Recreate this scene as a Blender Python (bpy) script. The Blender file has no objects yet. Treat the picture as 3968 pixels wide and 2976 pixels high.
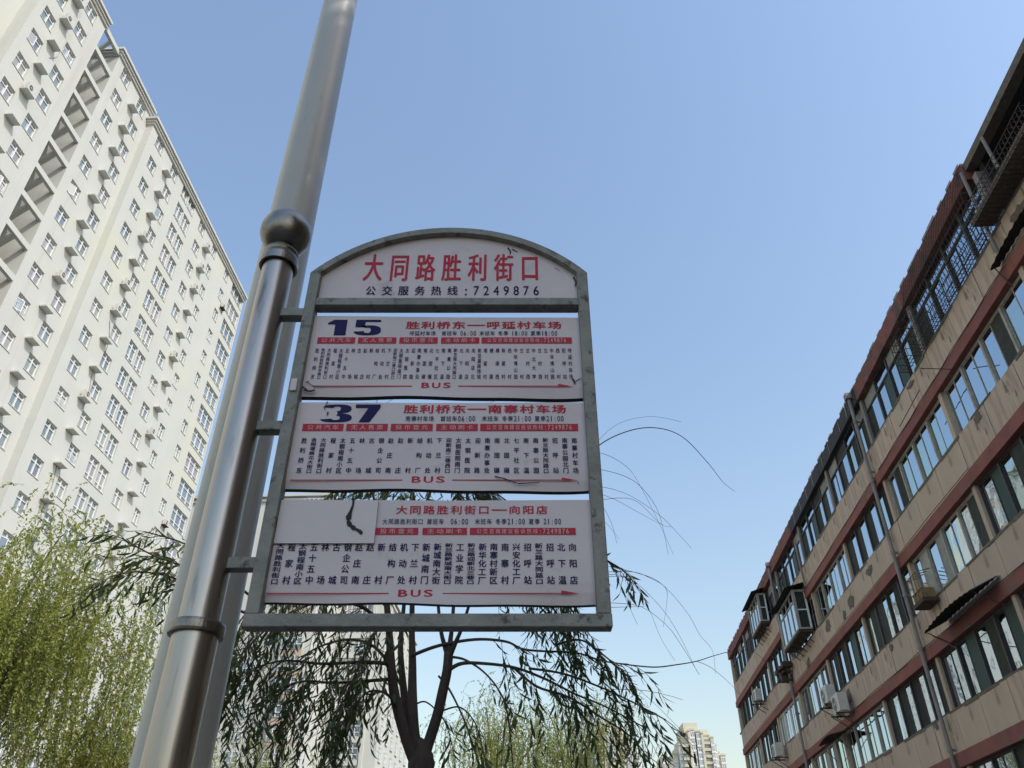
import bpy, math, random
from mathutils import Vector, Matrix

# ------------------------------------------------------------------ camera, sky, sun, exposure
scene = bpy.context.scene
COL = scene.collection
CAMH = 1.6
PITCH = math.radians(34.7)
FPX = 3095.0
cam_d = bpy.data.cameras.new('camera')
cam_d.sensor_width = 36.0
cam_d.lens = 36.0 * FPX / 3968.0
cam_d.clip_start = 0.05
cam_d.clip_end = 4000
cam = bpy.data.objects.new('camera', cam_d)
COL.objects.link(cam)
cam.location = (0, 0, CAMH)
cam.rotation_euler = (math.radians(90) + PITCH, 0, 0)
scene.camera = cam

SUN = Vector((0.569, -0.404, 0.700)).normalized()
world = bpy.data.worlds.new('World')
scene.world = world
world.use_nodes = True
wn = world.node_tree
wn.nodes.clear()
w_out = wn.nodes.new('ShaderNodeOutputWorld')
w_bg = wn.nodes.new('ShaderNodeBackground')
w_sky = wn.nodes.new('ShaderNodeTexSky')
w_sky.sky_type = 'NISHITA'
w_sky.sun_disc = False
w_sky.sun_elevation = math.asin(SUN.z)
w_sky.sun_rotation = math.atan2(SUN.x, SUN.y)
w_sky.altitude = 100
w_sky.air_density = 2.0
w_sky.dust_density = 2.0
w_sky.ozone_density = 2.0
w_bg.inputs['Strength'].default_value = 0.15
w_mul = wn.nodes.new('ShaderNodeMix'); w_mul.data_type = 'RGBA'; w_mul.blend_type = 'MULTIPLY'
w_mul.inputs[0].default_value = 1.0; w_mul.inputs[7].default_value = (0.985, 0.975, 1.05, 1)   # the camera's white balance
wn.links.new(w_sky.outputs[0], w_mul.inputs[6])
wn.links.new(w_mul.outputs[2], w_bg.inputs[0])
wn.links.new(w_bg.outputs[0], w_out.inputs[0])

sun_d = bpy.data.lights.new('sun', 'SUN')
sun_d.energy = 2.0
sun_d.angle = math.radians(0.55)
sun_d.color = (1.0, 0.955, 0.88)
sun = bpy.data.objects.new('sun', sun_d)
COL.objects.link(sun)
sun.rotation_euler = SUN.to_track_quat('Z', 'Y').to_euler()
sun.location = (30, -20, 60)

scene.view_settings.view_transform = 'Standard'
scene.view_settings.look = 'None'
scene.view_settings.exposure = 0.42
scene.view_settings.gamma = 1.0
scene.view_settings.use_curve_mapping = False
try:
    scene.cycles.max_bounces = 6
    scene.cycles.diffuse_bounces = 3
    scene.cycles.glossy_bounces = 4
    scene.cycles.transparent_max_bounces = 6
except Exception:
    pass

# ------------------------------------------------------------------ helpers
def direction(px, py):
    cx = (px - 1984.0) / FPX; cy = (1488.0 - py) / FPX
    return Vector((cx, math.cos(PITCH) - cy * math.sin(PITCH), math.sin(PITCH) + cy * math.cos(PITCH)))

def at(px, py, Y):
    """the point of the place, Y metres ahead, that the photograph shows at a native pixel"""
    d = direction(px, py)
    return Vector((d.x * Y / d.y, Y, CAMH + d.z * Y / d.y))

class MB:
    def __init__(s):
        s.v = []; s.f = []; s.m = []
    def face(s, pts, mi=0):
        i = len(s.v)
        s.v += [tuple(p) for p in pts]
        s.f.append(tuple(range(i, i + len(pts)))); s.m.append(mi)
    def box(s, x0, y0, z0, x1, y1, z1, mi=0):
        if x0 > x1: x0, x1 = x1, x0
        if y0 > y1: y0, y1 = y1, y0
        if z0 > z1: z0, z1 = z1, z0
        i = len(s.v)
        s.v += [(x0, y0, z0), (x1, y0, z0), (x1, y1, z0), (x0, y1, z0), (x0, y0, z1), (x1, y0, z1), (x1, y1, z1), (x0, y1, z1)]
        for q in ((0, 3, 2, 1), (4, 5, 6, 7), (0, 1, 5, 4), (1, 2, 6, 5), (2, 3, 7, 6), (3, 0, 4, 7)):
            s.f.append(tuple(i + k for k in q)); s.m.append(mi)
    def tube(s, pts, rad, n=6, mi=0, cap=True):
        pts = [Vector(p) for p in pts]
        if not isinstance(rad, (list, tuple)): rad = [rad] * len(pts)
        base = len(s.v)
        ref = None
        for k, p in enumerate(pts):
            t = (pts[min(k + 1, len(pts) - 1)] - pts[max(k - 1, 0)])
            if t.length < 1e-9: t = Vector((0, 0, 1))
            t.normalize()
            if ref is None:
                ref = Vector((1, 0, 0)) if abs(t.x) < 0.8 else Vector((0, 1, 0))
            a = (ref - t * ref.dot(t)).normalized(); b = t.cross(a); ref = a
            for j in range(n):
                an = 2 * math.pi * j / n
                s.v.append(tuple(p + (a * math.cos(an) + b * math.sin(an)) * rad[k]))
        for k in range(len(pts) - 1):
            for j in range(n):
                j2 = (j + 1) % n
                s.f.append((base + k * n + j, base + k * n + j2, base + (k + 1) * n + j2, base + (k + 1) * n + j)); s.m.append(mi)
        if cap:
            s.f.append(tuple(base + j for j in reversed(range(n)))); s.m.append(mi)
            e = base + (len(pts) - 1) * n
            s.f.append(tuple(e + j for j in range(n))); s.m.append(mi)
    def lathe(s, prof, n=32, mi=0, c=(0, 0)):
        base = len(s.v)
        for r, z in prof:
            for j in range(n):
                an = 2 * math.pi * j / n
                s.v.append((c[0] + r * math.cos(an), c[1] + r * math.sin(an), z))
        for k in range(len(prof) - 1):
            for j in range(n):
                j2 = (j + 1) % n
                s.f.append((base + k * n + j, base + k * n + j2, base + (k + 1) * n + j2, base + (k + 1) * n + j)); s.m.append(mi)
    def holed(s, us, ws, holes, P, mi=0):
        """a wall sheet with rectangular openings; P maps (u, w) to a point"""
        us = sorted(set(round(u, 4) for u in us)); ws = sorted(set(round(w, 4) for w in ws))
        us = sorted(set(us + [round(h[k], 4) for h in holes for k in (0, 1) if us[0] < h[k] < us[-1]]))
        for i in range(len(us) - 1):
            uc = (us[i] + us[i + 1]) / 2
            hs = sorted([(h[2], h[3]) for h in holes if h[0] < uc < h[1]])
            w = ws[0]
            for (a, b) in hs + [(ws[-1], ws[-1])]:
                if a > w + 1e-5:
                    s.face([P(us[i], w), P(us[i + 1], w), P(us[i + 1], a), P(us[i], a)], mi)
                w = max(w, b)
    def mesh(s, name, mats, smooth=False):
        me = bpy.data.meshes.new(name)
        me.from_pydata(s.v, [], s.f)
        for m in mats: me.materials.append(m)
        if len(mats) > 1: me.polygons.foreach_set('material_index', s.m)
        if smooth: me.polygons.foreach_set('use_smooth', [True] * len(me.polygons))
        me.update()
        return me
    def build(s, name, mats, parent=None, loc=(0, 0, 0), smooth=False):
        if not isinstance(mats, (list, tuple)): mats = [mats]
        return put(name, s.mesh(name, mats, smooth), parent, loc)

def put(name, me, parent=None, loc=(0, 0, 0), rotz=None):
    o = bpy.data.objects.new(name, me)
    COL.objects.link(o)
    if parent is not None: o.parent = parent
    o.location = loc
    if rotz is not None: o.rotation_euler = (0, 0, rotz)
    return o

def tag(o, label=None, cat=None, group=None, kind=None):
    if label: o['label'] = label
    if cat: o['category'] = cat
    if group: o['group'] = group
    if kind: o['kind'] = kind
    return o

def empty(name, loc=(0, 0, 0), rotz=0.0):
    o = bpy.data.objects.new(name, None)
    COL.objects.link(o); o.location = loc; o.rotation_euler = (0, 0, rotz)
    o.empty_display_size = 0.3
    return o

def ordinal(n):
    return ['first', 'second', 'third', 'fourth', 'fifth', 'sixth', 'seventh', 'eighth', 'ninth', 'tenth', 'eleventh', 'twelfth', 'thirteenth', 'fourteenth', 'fifteenth', 'sixteenth', 'seventeenth', 'eighteenth', 'nineteenth', 'twentieth'][n - 1]

# ------------------------------------------------------------------ materials
def mat(name, c1, c2=None, scale=3.0, rough=0.8, metal=0.0, bump=0.0, bscale=None, stretch=(1, 1, 1), rnd=0.0, lo=0.35, hi=0.65, c3=None, s3=1.0, lo3=0.55, hi3=0.7, spec=None, aniso=0.0, detail=5, st3=None):
    m = bpy.data.materials.new(name); m.use_nodes = True
    nt = m.node_tree; N = nt.nodes; L = nt.links
    b = N['Principled BSDF']
    b.inputs['Roughness'].default_value = rough
    b.inputs['Metallic'].default_value = metal
    if spec is not None: b.inputs['Specular IOR Level'].default_value = spec
    if aniso: b.inputs['Anisotropic'].default_value = aniso
    b.inputs['Base Color'].default_value = (*c1, 1)
    col = None
    tc = N.new('ShaderNodeTexCoord'); mp = N.new('ShaderNodeMapping')
    mp.inputs['Scale'].default_value = stretch
    L.new(tc.outputs['Object'], mp.inputs['Vector'])
    def noise(sc, lo_, hi_, det=detail, vec=None):
        n = N.new('ShaderNodeTexNoise'); n.inputs['Scale'].default_value = sc; n.inputs['Detail'].default_value = det
        n.inputs['Roughness'].default_value = 0.62
        L.new(vec or mp.outputs[0], n.inputs['Vector'])
        r = N.new('ShaderNodeMapRange'); r.inputs[1].default_value = lo_; r.inputs[2].default_value = hi_
        L.new(n.outputs['Fac'], r.inputs[0])
        return n, r
    if c2 is not None:
        n, r = noise(scale, lo, hi)
        mx = N.new('ShaderNodeMix'); mx.data_type = 'RGBA'
        mx.inputs[6].default_value = (*c1, 1); mx.inputs[7].default_value = (*c2, 1)
        L.new(r.outputs[0], mx.inputs[0]); col = mx.outputs[2]
    if c3 is not None:
        vec = None
        if st3:
            mp3 = N.new('ShaderNodeMapping'); mp3.inputs['Scale'].default_value = st3
            L.new(tc.outputs['Object'], mp3.inputs['Vector']); vec = mp3.outputs[0]
        n, r = noise(s3, lo3, hi3, 7, vec)
        mx = N.new('ShaderNodeMix'); mx.data_type = 'RGBA'
        if col: L.new(col, mx.inputs[6])
        else: mx.inputs[6].default_value = (*c1, 1)
        mx.inputs[7].default_value = (*c3, 1)
        L.new(r.outputs[0], mx.inputs[0]); col = mx.outputs[2]
    if rnd:
        oi = N.new('ShaderNodeObjectInfo'); hs = N.new('ShaderNodeHueSaturation')
        r = N.new('ShaderNodeMapRange'); r.inputs[3].default_value = 1 - rnd; r.inputs[4].default_value = 1 + rnd
        L.new(oi.outputs['Random'], r.inputs[0]); L.new(r.outputs[0], hs.inputs['Value'])
        if col: L.new(col, hs.inputs['Color'])
        else: hs.inputs['Color'].default_value = (*c1, 1)
        col = hs.outputs[0]
    if col: L.new(col, b.inputs['Base Color'])
    if bump:
        n, r = noise(bscale or scale * 4, 0.2, 0.8)
        bp = N.new('ShaderNodeBump'); bp.inputs['Strength'].default_value = bump; bp.inputs['Distance'].default_value = 0.02
        L.new(r.outputs[0], bp.inputs['Height']); L.new(bp.outputs[0], b.inputs['Normal'])
    return m

def glass_mat(name, tint, refl=0.5, wave=0.02, curtains=None, rgh=0.03, gcol=(0.86, 0.92, 0.95)):
    """window glass seen from outside: a mirror of what faces it over a dim room or a curtain"""
    m = bpy.data.materials.new(name); m.use_nodes = True
    nt = m.node_tree; N = nt.nodes; L = nt.links
    b = N['Principled BSDF']; out = N['Material Output']
    b.inputs['Roughness'].default_value = 0.6
    b.inputs['Base Color'].default_value = (*tint, 1)
    oi = N.new('ShaderNodeObjectInfo')
    if curtains:
        cr = N.new('ShaderNodeValToRGB'); cr.color_ramp.interpolation = 'CONSTANT'
        e = cr.color_ramp.elements
        e[0].position = 0; e[0].color = (*curtains[0], 1)
        e[1].position = 1 / len(curtains); e[1].color = (*curtains[1], 1)
        for k in range(2, len(curtains)):
            x = e.new(k / len(curtains)); x.color = (*curtains[k], 1)
        L.new(oi.outputs['Random'], cr.inputs[0]); L.new(cr.outputs[0], b.inputs['Base Color'])
    g = N.new('ShaderNodeBsdfGlossy'); g.inputs['Roughness'].default_value = rgh
    g.inputs['Color'].default_value = (*gcol, 1)
    lw = N.new('ShaderNodeFresnel'); lw.inputs['IOR'].default_value = 1.5
    ad = N.new('ShaderNodeMath'); ad.operation = 'ADD'; ad.use_clamp = True; ad.inputs[1].default_value = refl
    L.new(lw.outputs[0], ad.inputs[0])
    mx = N.new('ShaderNodeMixShader')
    L.new(ad.outputs[0], mx.inputs[0]); L.new(b.outputs[0], mx.inputs[1]); L.new(g.outputs[0], mx.inputs[2])
    tc = N.new('ShaderNodeTexCoord'); n = N.new('ShaderNodeTexNoise'); n.inputs['Scale'].default_value = 1.3; n.inputs['Detail'].default_value = 1
    av = N.new('ShaderNodeVectorMath'); av.operation = 'ADD'
    L.new(tc.outputs['Object'], av.inputs[0])
    cb = N.new('ShaderNodeCombineXYZ'); mu = N.new('ShaderNodeMath'); mu.operation = 'MULTIPLY'; mu.inputs[1].default_value = 57
    L.new(oi.outputs['Random'], mu.inputs[0]); L.new(mu.outputs[0], cb.inputs[0]); L.new(cb.outputs[0], av.inputs[1])
    L.new(av.outputs[0], n.inputs['Vector'])
    bp = N.new('ShaderNodeBump'); bp.inputs['Strength'].default_value = 1.0; bp.inputs['Distance'].default_value = wave
    L.new(n.outputs['Fac'], bp.inputs['Height'])
    L.new(bp.outputs[0], g.inputs['Normal'])
    L.new(mx.outputs[0], out.inputs['Surface'])
    return m

def leaf_mat(name, c1, c2, trans=0.35, rough=0.45):
    m = bpy.data.materials.new(name); m.use_nodes = True
    nt = m.node_tree; N = nt.nodes; L = nt.links
    b = N['Principled BSDF']; out = N['Material Output']
    b.inputs['Roughness'].default_value = rough
    tc = N.new('ShaderNodeTexCoord')
    n = N.new('ShaderNodeTexNoise'); n.inputs['Scale'].default_value = 0.9; n.inputs['Detail'].default_value = 8; n.inputs['Roughness'].default_value = 0.8
    geo = N.new('ShaderNodeNewGeometry')
    L.new(geo.outputs['Position'], n.inputs['Vector'])
    r = N.new('ShaderNodeMapRange'); r.inputs[1].default_value = 0.36; r.inputs[2].default_value = 0.62
    L.new(n.outputs['Fac'], r.inputs[0])
    mx = N.new('ShaderNodeMix'); mx.data_type = 'RGBA'
    mx.inputs[6].default_value = (*c1, 1); mx.inputs[7].default_value = (*c2, 1)
    L.new(r.outputs[0], mx.inputs[0]); L.new(mx.outputs[2], b.inputs['Base Color'])
    t = N.new('ShaderNodeBsdfTranslucent'); L.new(mx.outputs[2], t.inputs['Color'])
    ms = N.new('ShaderNodeMixShader'); ms.inputs[0].default_value = trans
    L.new(b.outputs[0], ms.inputs[1]); L.new(t.outputs[0], ms.inputs[2]); L.new(ms.outputs[0], out.inputs['Surface'])
    return m

M = {}
M['white_wall'] = mat('white_render', (0.585, 0.597, 0.555), (0.55, 0.562, 0.53), 0.35, 0.9, bump=0.05, bscale=6, c3=(0.59, 0.60, 0.51), s3=0.07, lo3=0.52, hi3=0.62)
M['plain_wall'] = mat('plain_white_render', (0.585, 0.597, 0.555), (0.55, 0.562, 0.53), 0.35, 0.9, bump=0.05, bscale=6, c3=(0.52, 0.51, 0.475), s3=0.9, lo3=0.52, hi3=0.72, st3=(1, 1, 0.06))
M['white_frame'] = mat('white_window_plastic', (0.80, 0.82, 0.82), rough=0.4)
M['pane_l'] = glass_mat('tower_window_glass', (0.1, 0.12, 0.13), 0.14, 0.004, [(0.20, 0.23, 0.24), (0.26, 0.27, 0.25), (0.16, 0.20, 0.22), (0.34, 0.33, 0.29), (0.12, 0.15, 0.17), (0.22, 0.25, 0.25), (0.30, 0.26, 0.27)], 0.08)
M['tan_wall'] = mat('tan_render', (0.52, 0.42, 0.33), (0.48, 0.39, 0.31), 1.0, 0.9)
M['cream_wall'] = mat('cream_render', (0.66, 0.62, 0.47), (0.62, 0.58, 0.46), 0.2, 0.9)
M['ac_case'] = mat('air_conditioner_casing', (0.66, 0.65, 0.60), (0.52, 0.51, 0.46), 6, 0.5)
M['dark_grille'] = mat('dark_fan_grille', (0.05, 0.05, 0.05), rough=0.5)
M['beige'] = mat('beige_spandrel_paint', (0.55, 0.44, 0.335), (0.47, 0.37, 0.285), 1.2, 0.9, bump=0.25, bscale=14, stretch=(1, 1, 0.35), rnd=0.05,
                 c3=(0.30, 0.23, 0.17), s3=1.1, lo3=0.62, hi3=0.68, st3=(1, 1, 0.5))
M['beige_streak'] = mat('beige_streaked_paint', (0.55, 0.43, 0.33), (0.38, 0.285, 0.22), 4.0, 0.9, bump=0.3, bscale=14, stretch=(1, 1.2, 0.18), rnd=0.05, lo=0.45, hi=0.7,
                 c3=(0.19, 0.15, 0.115), s3=2.6, lo3=0.60, hi3=0.68, st3=(1, 1, 0.4))
M['red'] = mat('red_brown_band_paint', (0.29, 0.105, 0.078), (0.22, 0.08, 0.064), 1.5, 0.85, bump=0.3, bscale=12, c3=(0.20, 0.125, 0.105), s3=0.8, lo3=0.56, hi3=0.64, rnd=0.08)
M['eave_red'] = mat('dull_brown_red_eave_paint', (0.27, 0.095, 0.078), (0.19, 0.072, 0.06), 2.5, 0.9, bump=0.4, bscale=12, c3=(0.10, 0.07, 0.06), s3=2, lo3=0.5, hi3=0.62, rnd=0.1)
M['black_band'] = mat('blackened_roof_band', (0.025, 0.025, 0.03), (0.05, 0.048, 0.05), 9, 0.8, bump=0.5, bscale=12)
M['peel'] = mat('peeled_plaster', (0.19, 0.16, 0.12), (0.12, 0.105, 0.085), 8, 0.95, bump=0.5, bscale=25)
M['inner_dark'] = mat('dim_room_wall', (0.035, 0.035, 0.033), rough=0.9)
M['roof'] = mat('roof_felt', (0.035, 0.033, 0.032), (0.025, 0.025, 0.025), 2, 0.95)
M['dark_frame'] = mat('dark_steel_window_frame', (0.035, 0.04, 0.04), (0.06, 0.055, 0.05), 8, 0.6)
M['cream_frame'] = mat('cream_window_frame', (0.42, 0.40, 0.35), (0.30, 0.28, 0.245), 6, 0.6)
M['pane_r'] = glass_mat('street_window_glass', (0.03, 0.035, 0.035), 0.03, 0.012, None, 0.02, (0.50, 0.58, 0.64))
M['pane_r2'] = glass_mat('dim_window_glass', (0.04, 0.05, 0.045), 0.0, 0.012, None, 0.03, (0.5, 0.6, 0.58))
M['screen'] = mat('dark_insect_screen', (0.032, 0.037, 0.033), (0.05, 0.055, 0.045), 5, 0.95, rnd=0.3)
M['green_pane'] = mat('dark_green_curtain', (0.015, 0.06, 0.045), (0.02, 0.045, 0.035), 4, 0.6)
M['pale_pane'] = mat('papered_window', (0.36, 0.36, 0.32), (0.25, 0.25, 0.22), 3, 0.7, rnd=0.2)
M['pipe'] = mat('grey_drain_pipe', (0.30, 0.27, 0.25), (0.20, 0.18, 0.17), 5, 0.6, stretch=(1, 1, 0.3))
M['rust'] = mat('rusty_dark_iron', (0.045, 0.035, 0.03), (0.09, 0.055, 0.035), 12, 0.8)
M['yellow_paint'] = mat('ochre_board', (0.30, 0.20, 0.075), (0.18, 0.13, 0.07), 9, 0.8)
M['frame'] = mat('weathered_grey_steel', (0.27, 0.262, 0.222), (0.18, 0.178, 0.152), 14, 0.5, 0.15, bump=0.2, bscale=60, c3=(0.06, 0.052, 0.042), s3=30, lo3=0.56, hi3=0.68)
M['lamp_post'] = mat('grey_lamp_post_paint', (0.43, 0.42, 0.36), (0.39, 0.385, 0.335), 3, 0.42, 0.0, bump=0.03, bscale=80, c3=(0.32, 0.31, 0.27), s3=40, lo3=0.6, hi3=0.72, stretch=(1, 1, 0.3))
M['lamp_post'].node_tree.nodes['Principled BSDF'].inputs['Coat Weight'].default_value = 0.5
M['lamp_post'].node_tree.nodes['Principled BSDF'].inputs['Coat Roughness'].default_value = 0.28
M['steel'] = mat('brushed_stainless_steel', (0.46, 0.42, 0.375), (0.38, 0.35, 0.315), 20, 0.32, 1.0, bump=0.02, bscale=150, stretch=(1, 1, 0.06), c3=(0.20, 0.17, 0.14), s3=26, lo3=0.56, hi3=0.74, st3=(1, 1, 0.12))
M['ball_steel'] = mat('dull_stainless_steel', (0.27, 0.25, 0.22), (0.15, 0.138, 0.12), 14, 0.32, 1.0, bump=0.06, bscale=60, lo=0.45, hi=0.7)
M['panel'] = mat('white_printed_panel', (0.68, 0.60, 0.60), (0.62, 0.55, 0.555), 5, 0.55, bump=0.02, bscale=9, c3=(0.36, 0.32, 0.30), s3=7, lo3=0.60, hi3=0.80)
M['sheet'] = mat('white_cover_sheet', (0.68, 0.61, 0.60), (0.63, 0.57, 0.565), 4, 0.5)
M['ink_red'] = mat('red_print', (0.50, 0.035, 0.065), (0.50, 0.05, 0.075), 20, 0.6, spec=0.15)
M['ink_navy'] = mat('navy_print', (0.018, 0.018, 0.085), (0.024, 0.024, 0.10), 30, 0.6, spec=0.12)
M['ink_pink'] = mat('pale_pink_print', (0.66, 0.48, 0.46), rough=0.5)
M['ink_black'] = mat('black_tear', (0.012, 0.012, 0.015), rough=0.7)
M['bark'] = mat('willow_bark', (0.075, 0.055, 0.045), (0.045, 0.036, 0.03), 12, 0.9, bump=0.7, bscale=30, stretch=(1, 1, 0.25))
M['bark_far'] = mat('grey_brown_bark', (0.14, 0.11, 0.07), (0.09, 0.07, 0.05), 8, 0.9, bump=0.4)
M['twig'] = mat('green_brown_twig', (0.10, 0.085, 0.035), (0.07, 0.06, 0.03), 8, 0.8)
M['leaf_dark'] = leaf_mat('willow_leaf', (0.085, 0.12, 0.03), (0.042, 0.07, 0.022), 0.4)
M['leaf_young'] = leaf_mat('young_willow_leaf', (0.40, 0.41, 0.09), (0.24, 0.29, 0.06), 0.45, 0.6)
M['asphalt'] = mat('asphalt', (0.055, 0.055, 0.055), (0.045, 0.045, 0.046), 3, 0.9, bump=0.3, bscale=60)
M['paving'] = mat('grey_paving', (0.15, 0.14, 0.13), (0.11, 0.105, 0.10), 2, 0.9, bump=0.2, bscale=20)
M['earth'] = mat('dusty_ground', (0.17, 0.15, 0.12), (0.13, 0.12, 0.10), 0.4, 0.95, bump=0.3, bscale=5)
M['road_paint'] = mat('white_road_paint', (0.72, 0.72, 0.70), (0.5, 0.5, 0.48), 6, 0.7)

# ------------------------------------------------------------------ ground, road, pavements
SA = math.radians(3.0)      # the street runs 3 degrees right of the view
def street(mb, name, m, label, z=0.0, cat=None):
    o = mb.build(name, m); o.rotation_euler = (0, 0, -SA)
    tag(o, label, None, None, 'structure'); return o
g = MB(); g.face([(-1500, -800, -0.004), (1500, -800, -0.004), (1500, 2200, -0.004), (-1500, 2200, -0.004)])
tag(g.build('ground', M['earth']), 'dusty flat ground reaching the horizon', kind='structure')
g = MB(); g.face([(-19.5, -150, 0.0), (-3.2, -150, 0.0), (-3.2, 600, 0.0), (-19.5, 600, 0.0)]); street(g, 'road', M['asphalt'], 'dark asphalt road along the street')
g = MB()
g.box(-3.0, -150, -0.05, 9.9, 600, 0.13); g.box(-36.0, -150, -0.05, -19.7, 600, 0.13)
street(g, 'pavement', M['paving'], 'grey paved pavements on both sides of the road')
g = MB()
g.box(-3.2, -150, -0.05, -3.003, 600, 0.15); g.box(-19.697, -150, -0.05, -19.5, 600, 0.15)
street(g, 'kerb', M['frame'], 'grey kerb stones along the road edges')
g = MB()
for k in range(60): g.face([(-11.4, -60 + 9 * k, 0.004), (-11.25, -60 + 9 * k, 0.004), (-11.25, -56 + 9 * k, 0.004), (-11.4, -56 + 9 * k, 0.004)])
street(g, 'road_marking', M['road_paint'], 'dashed white centre line on the road')

# ------------------------------------------------------------------ white tower on the left
def window_mesh(name, w, h, reveal=0.24, mull=(0.5,), tran=(0.72,), upper=None, wallm='plain_wall'):
    """opening w along +Y, h up, outside is +X. The frame mesh carries the reveal; the pane is separate"""
    f = MB(); d = reveal
    f.face([(0, 0, 0), (0, w, 0), (-d, w, 0), (-d, 0, 0)], 0)
    f.face([(0, 0, h), (-d, 0, h), (-d, w, h), (0, w, h)], 0)
    f.face([(0, 0, 0), (-d, 0, 0), (-d, 0, h), (0, 0, h)], 0)
    f.face([(0, w, 0), (0, w, h), (-d, w, h), (-d, w, 0)], 0)
    t = 0.06; x0, x1 = -d + 0.002, -d + 0.09
    f.box(x0, 0.002, 0.002, x1, w - 0.002, t, 1); f.box(x0, 0.002, h - t, x1, w - 0.002, h - 0.002, 1)
    f.box(x0, 0.002, t, x1, t, h - t, 1); f.box(x0, w - t, t, x1, w - 0.002, h - t, 1)
    for m_ in mull: f.box(x0, w * m_ - 0.045, t, x1 + 0.03, w * m_ + 0.045, h - t, 1)
    for r in tran: f.box(x0, t, h * r - 0.03, x1 + 0.012, w - t, h * r + 0.03, 1)
    f.box(-d, -0.05, -0.05, 0.05, w + 0.05, -0.003, 0)
    p = MB(); p.face([(-d + 0.03, 0.01, 0.01), (-d + 0.03, w - 0.01, 0.01), (-d + 0.03, w - 0.01, h - 0.01), (-d + 0.03, 0.01, h - 0.01)])
    return f.mesh(name, [M[wallm], M['white_frame']]), p.mesh('pane', [M['pane_l']])

def ac_meshes():
    c = MB(); c.box(-0.15, -0.4, 0.04, 0.15, 0.4, 0.60); c.box(-0.12, -0.33, 0, 0.12, -0.25, 0.04); c.box(-0.12, 0.25, 0, 0.12, 0.33, 0.04)
    fg = MB(); n = 14
    ring = [(0.153, -0.1 + 0.21 * math.cos(6.2832 * k / n), 0.32 + 0.21 * math.sin(6.2832 * k / n)) for k in range(n)]
    fg.face(ring)
    for r in (0.08, 0.15, 0.215):
        fg.tube([(0.158, -0.1 + r * math.cos(6.2832 * k / n), 0.32 + r * math.sin(6.2832 * k / n)) for k in range(n + 1)], 0.008, 4, 1, False)
    fg.box(0.15, -0.14, 0.28, 0.165, -0.06, 0.36, 1)
    return c.mesh('casing', [M['ac_case']]), fg.mesh('fan_grille', [M['dark_grille'], M['ac_case']])
AC_C, AC_F = ac_meshes()

def air_conditioner(loc, rotz, label, group=None, scale=1.0):
    e = empty('air_conditioner', loc, rotz); e.scale = (scale,) * 3
    put('casing', AC_C, e); put('fan_grille', AC_F, e)
    tag(e, label, 'air conditioner', group)
    return e

rnd = random.Random(5)
FH = 2.965
BX, BY = -37.0, 45.0
rot = Matrix.Rotation(-SA, 4, 'Z')
tower = empty('residential_tower', rot @ Vector((BX, BY, 0)), -SA)
tag(tower, 'long white high-rise with small windows and stepped cornice on the left', 'building')
def TL(x, y, z): return (x - BX, y - BY, z + CAMH)
NFL = 21
top_head = 64.25
W1 = window_mesh('window', 1.38, 1.40)
W2 = window_mesh('window', 1.42, 1.96, mull=(0.5,), tran=(0.76, 0.26))
W3 = window_mesh('window', 3.35, 2.02, mull=(0.33, 0.67), tran=(0.74, 0.28))
W4 = window_mesh('window', 1.05, 1.38)
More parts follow.
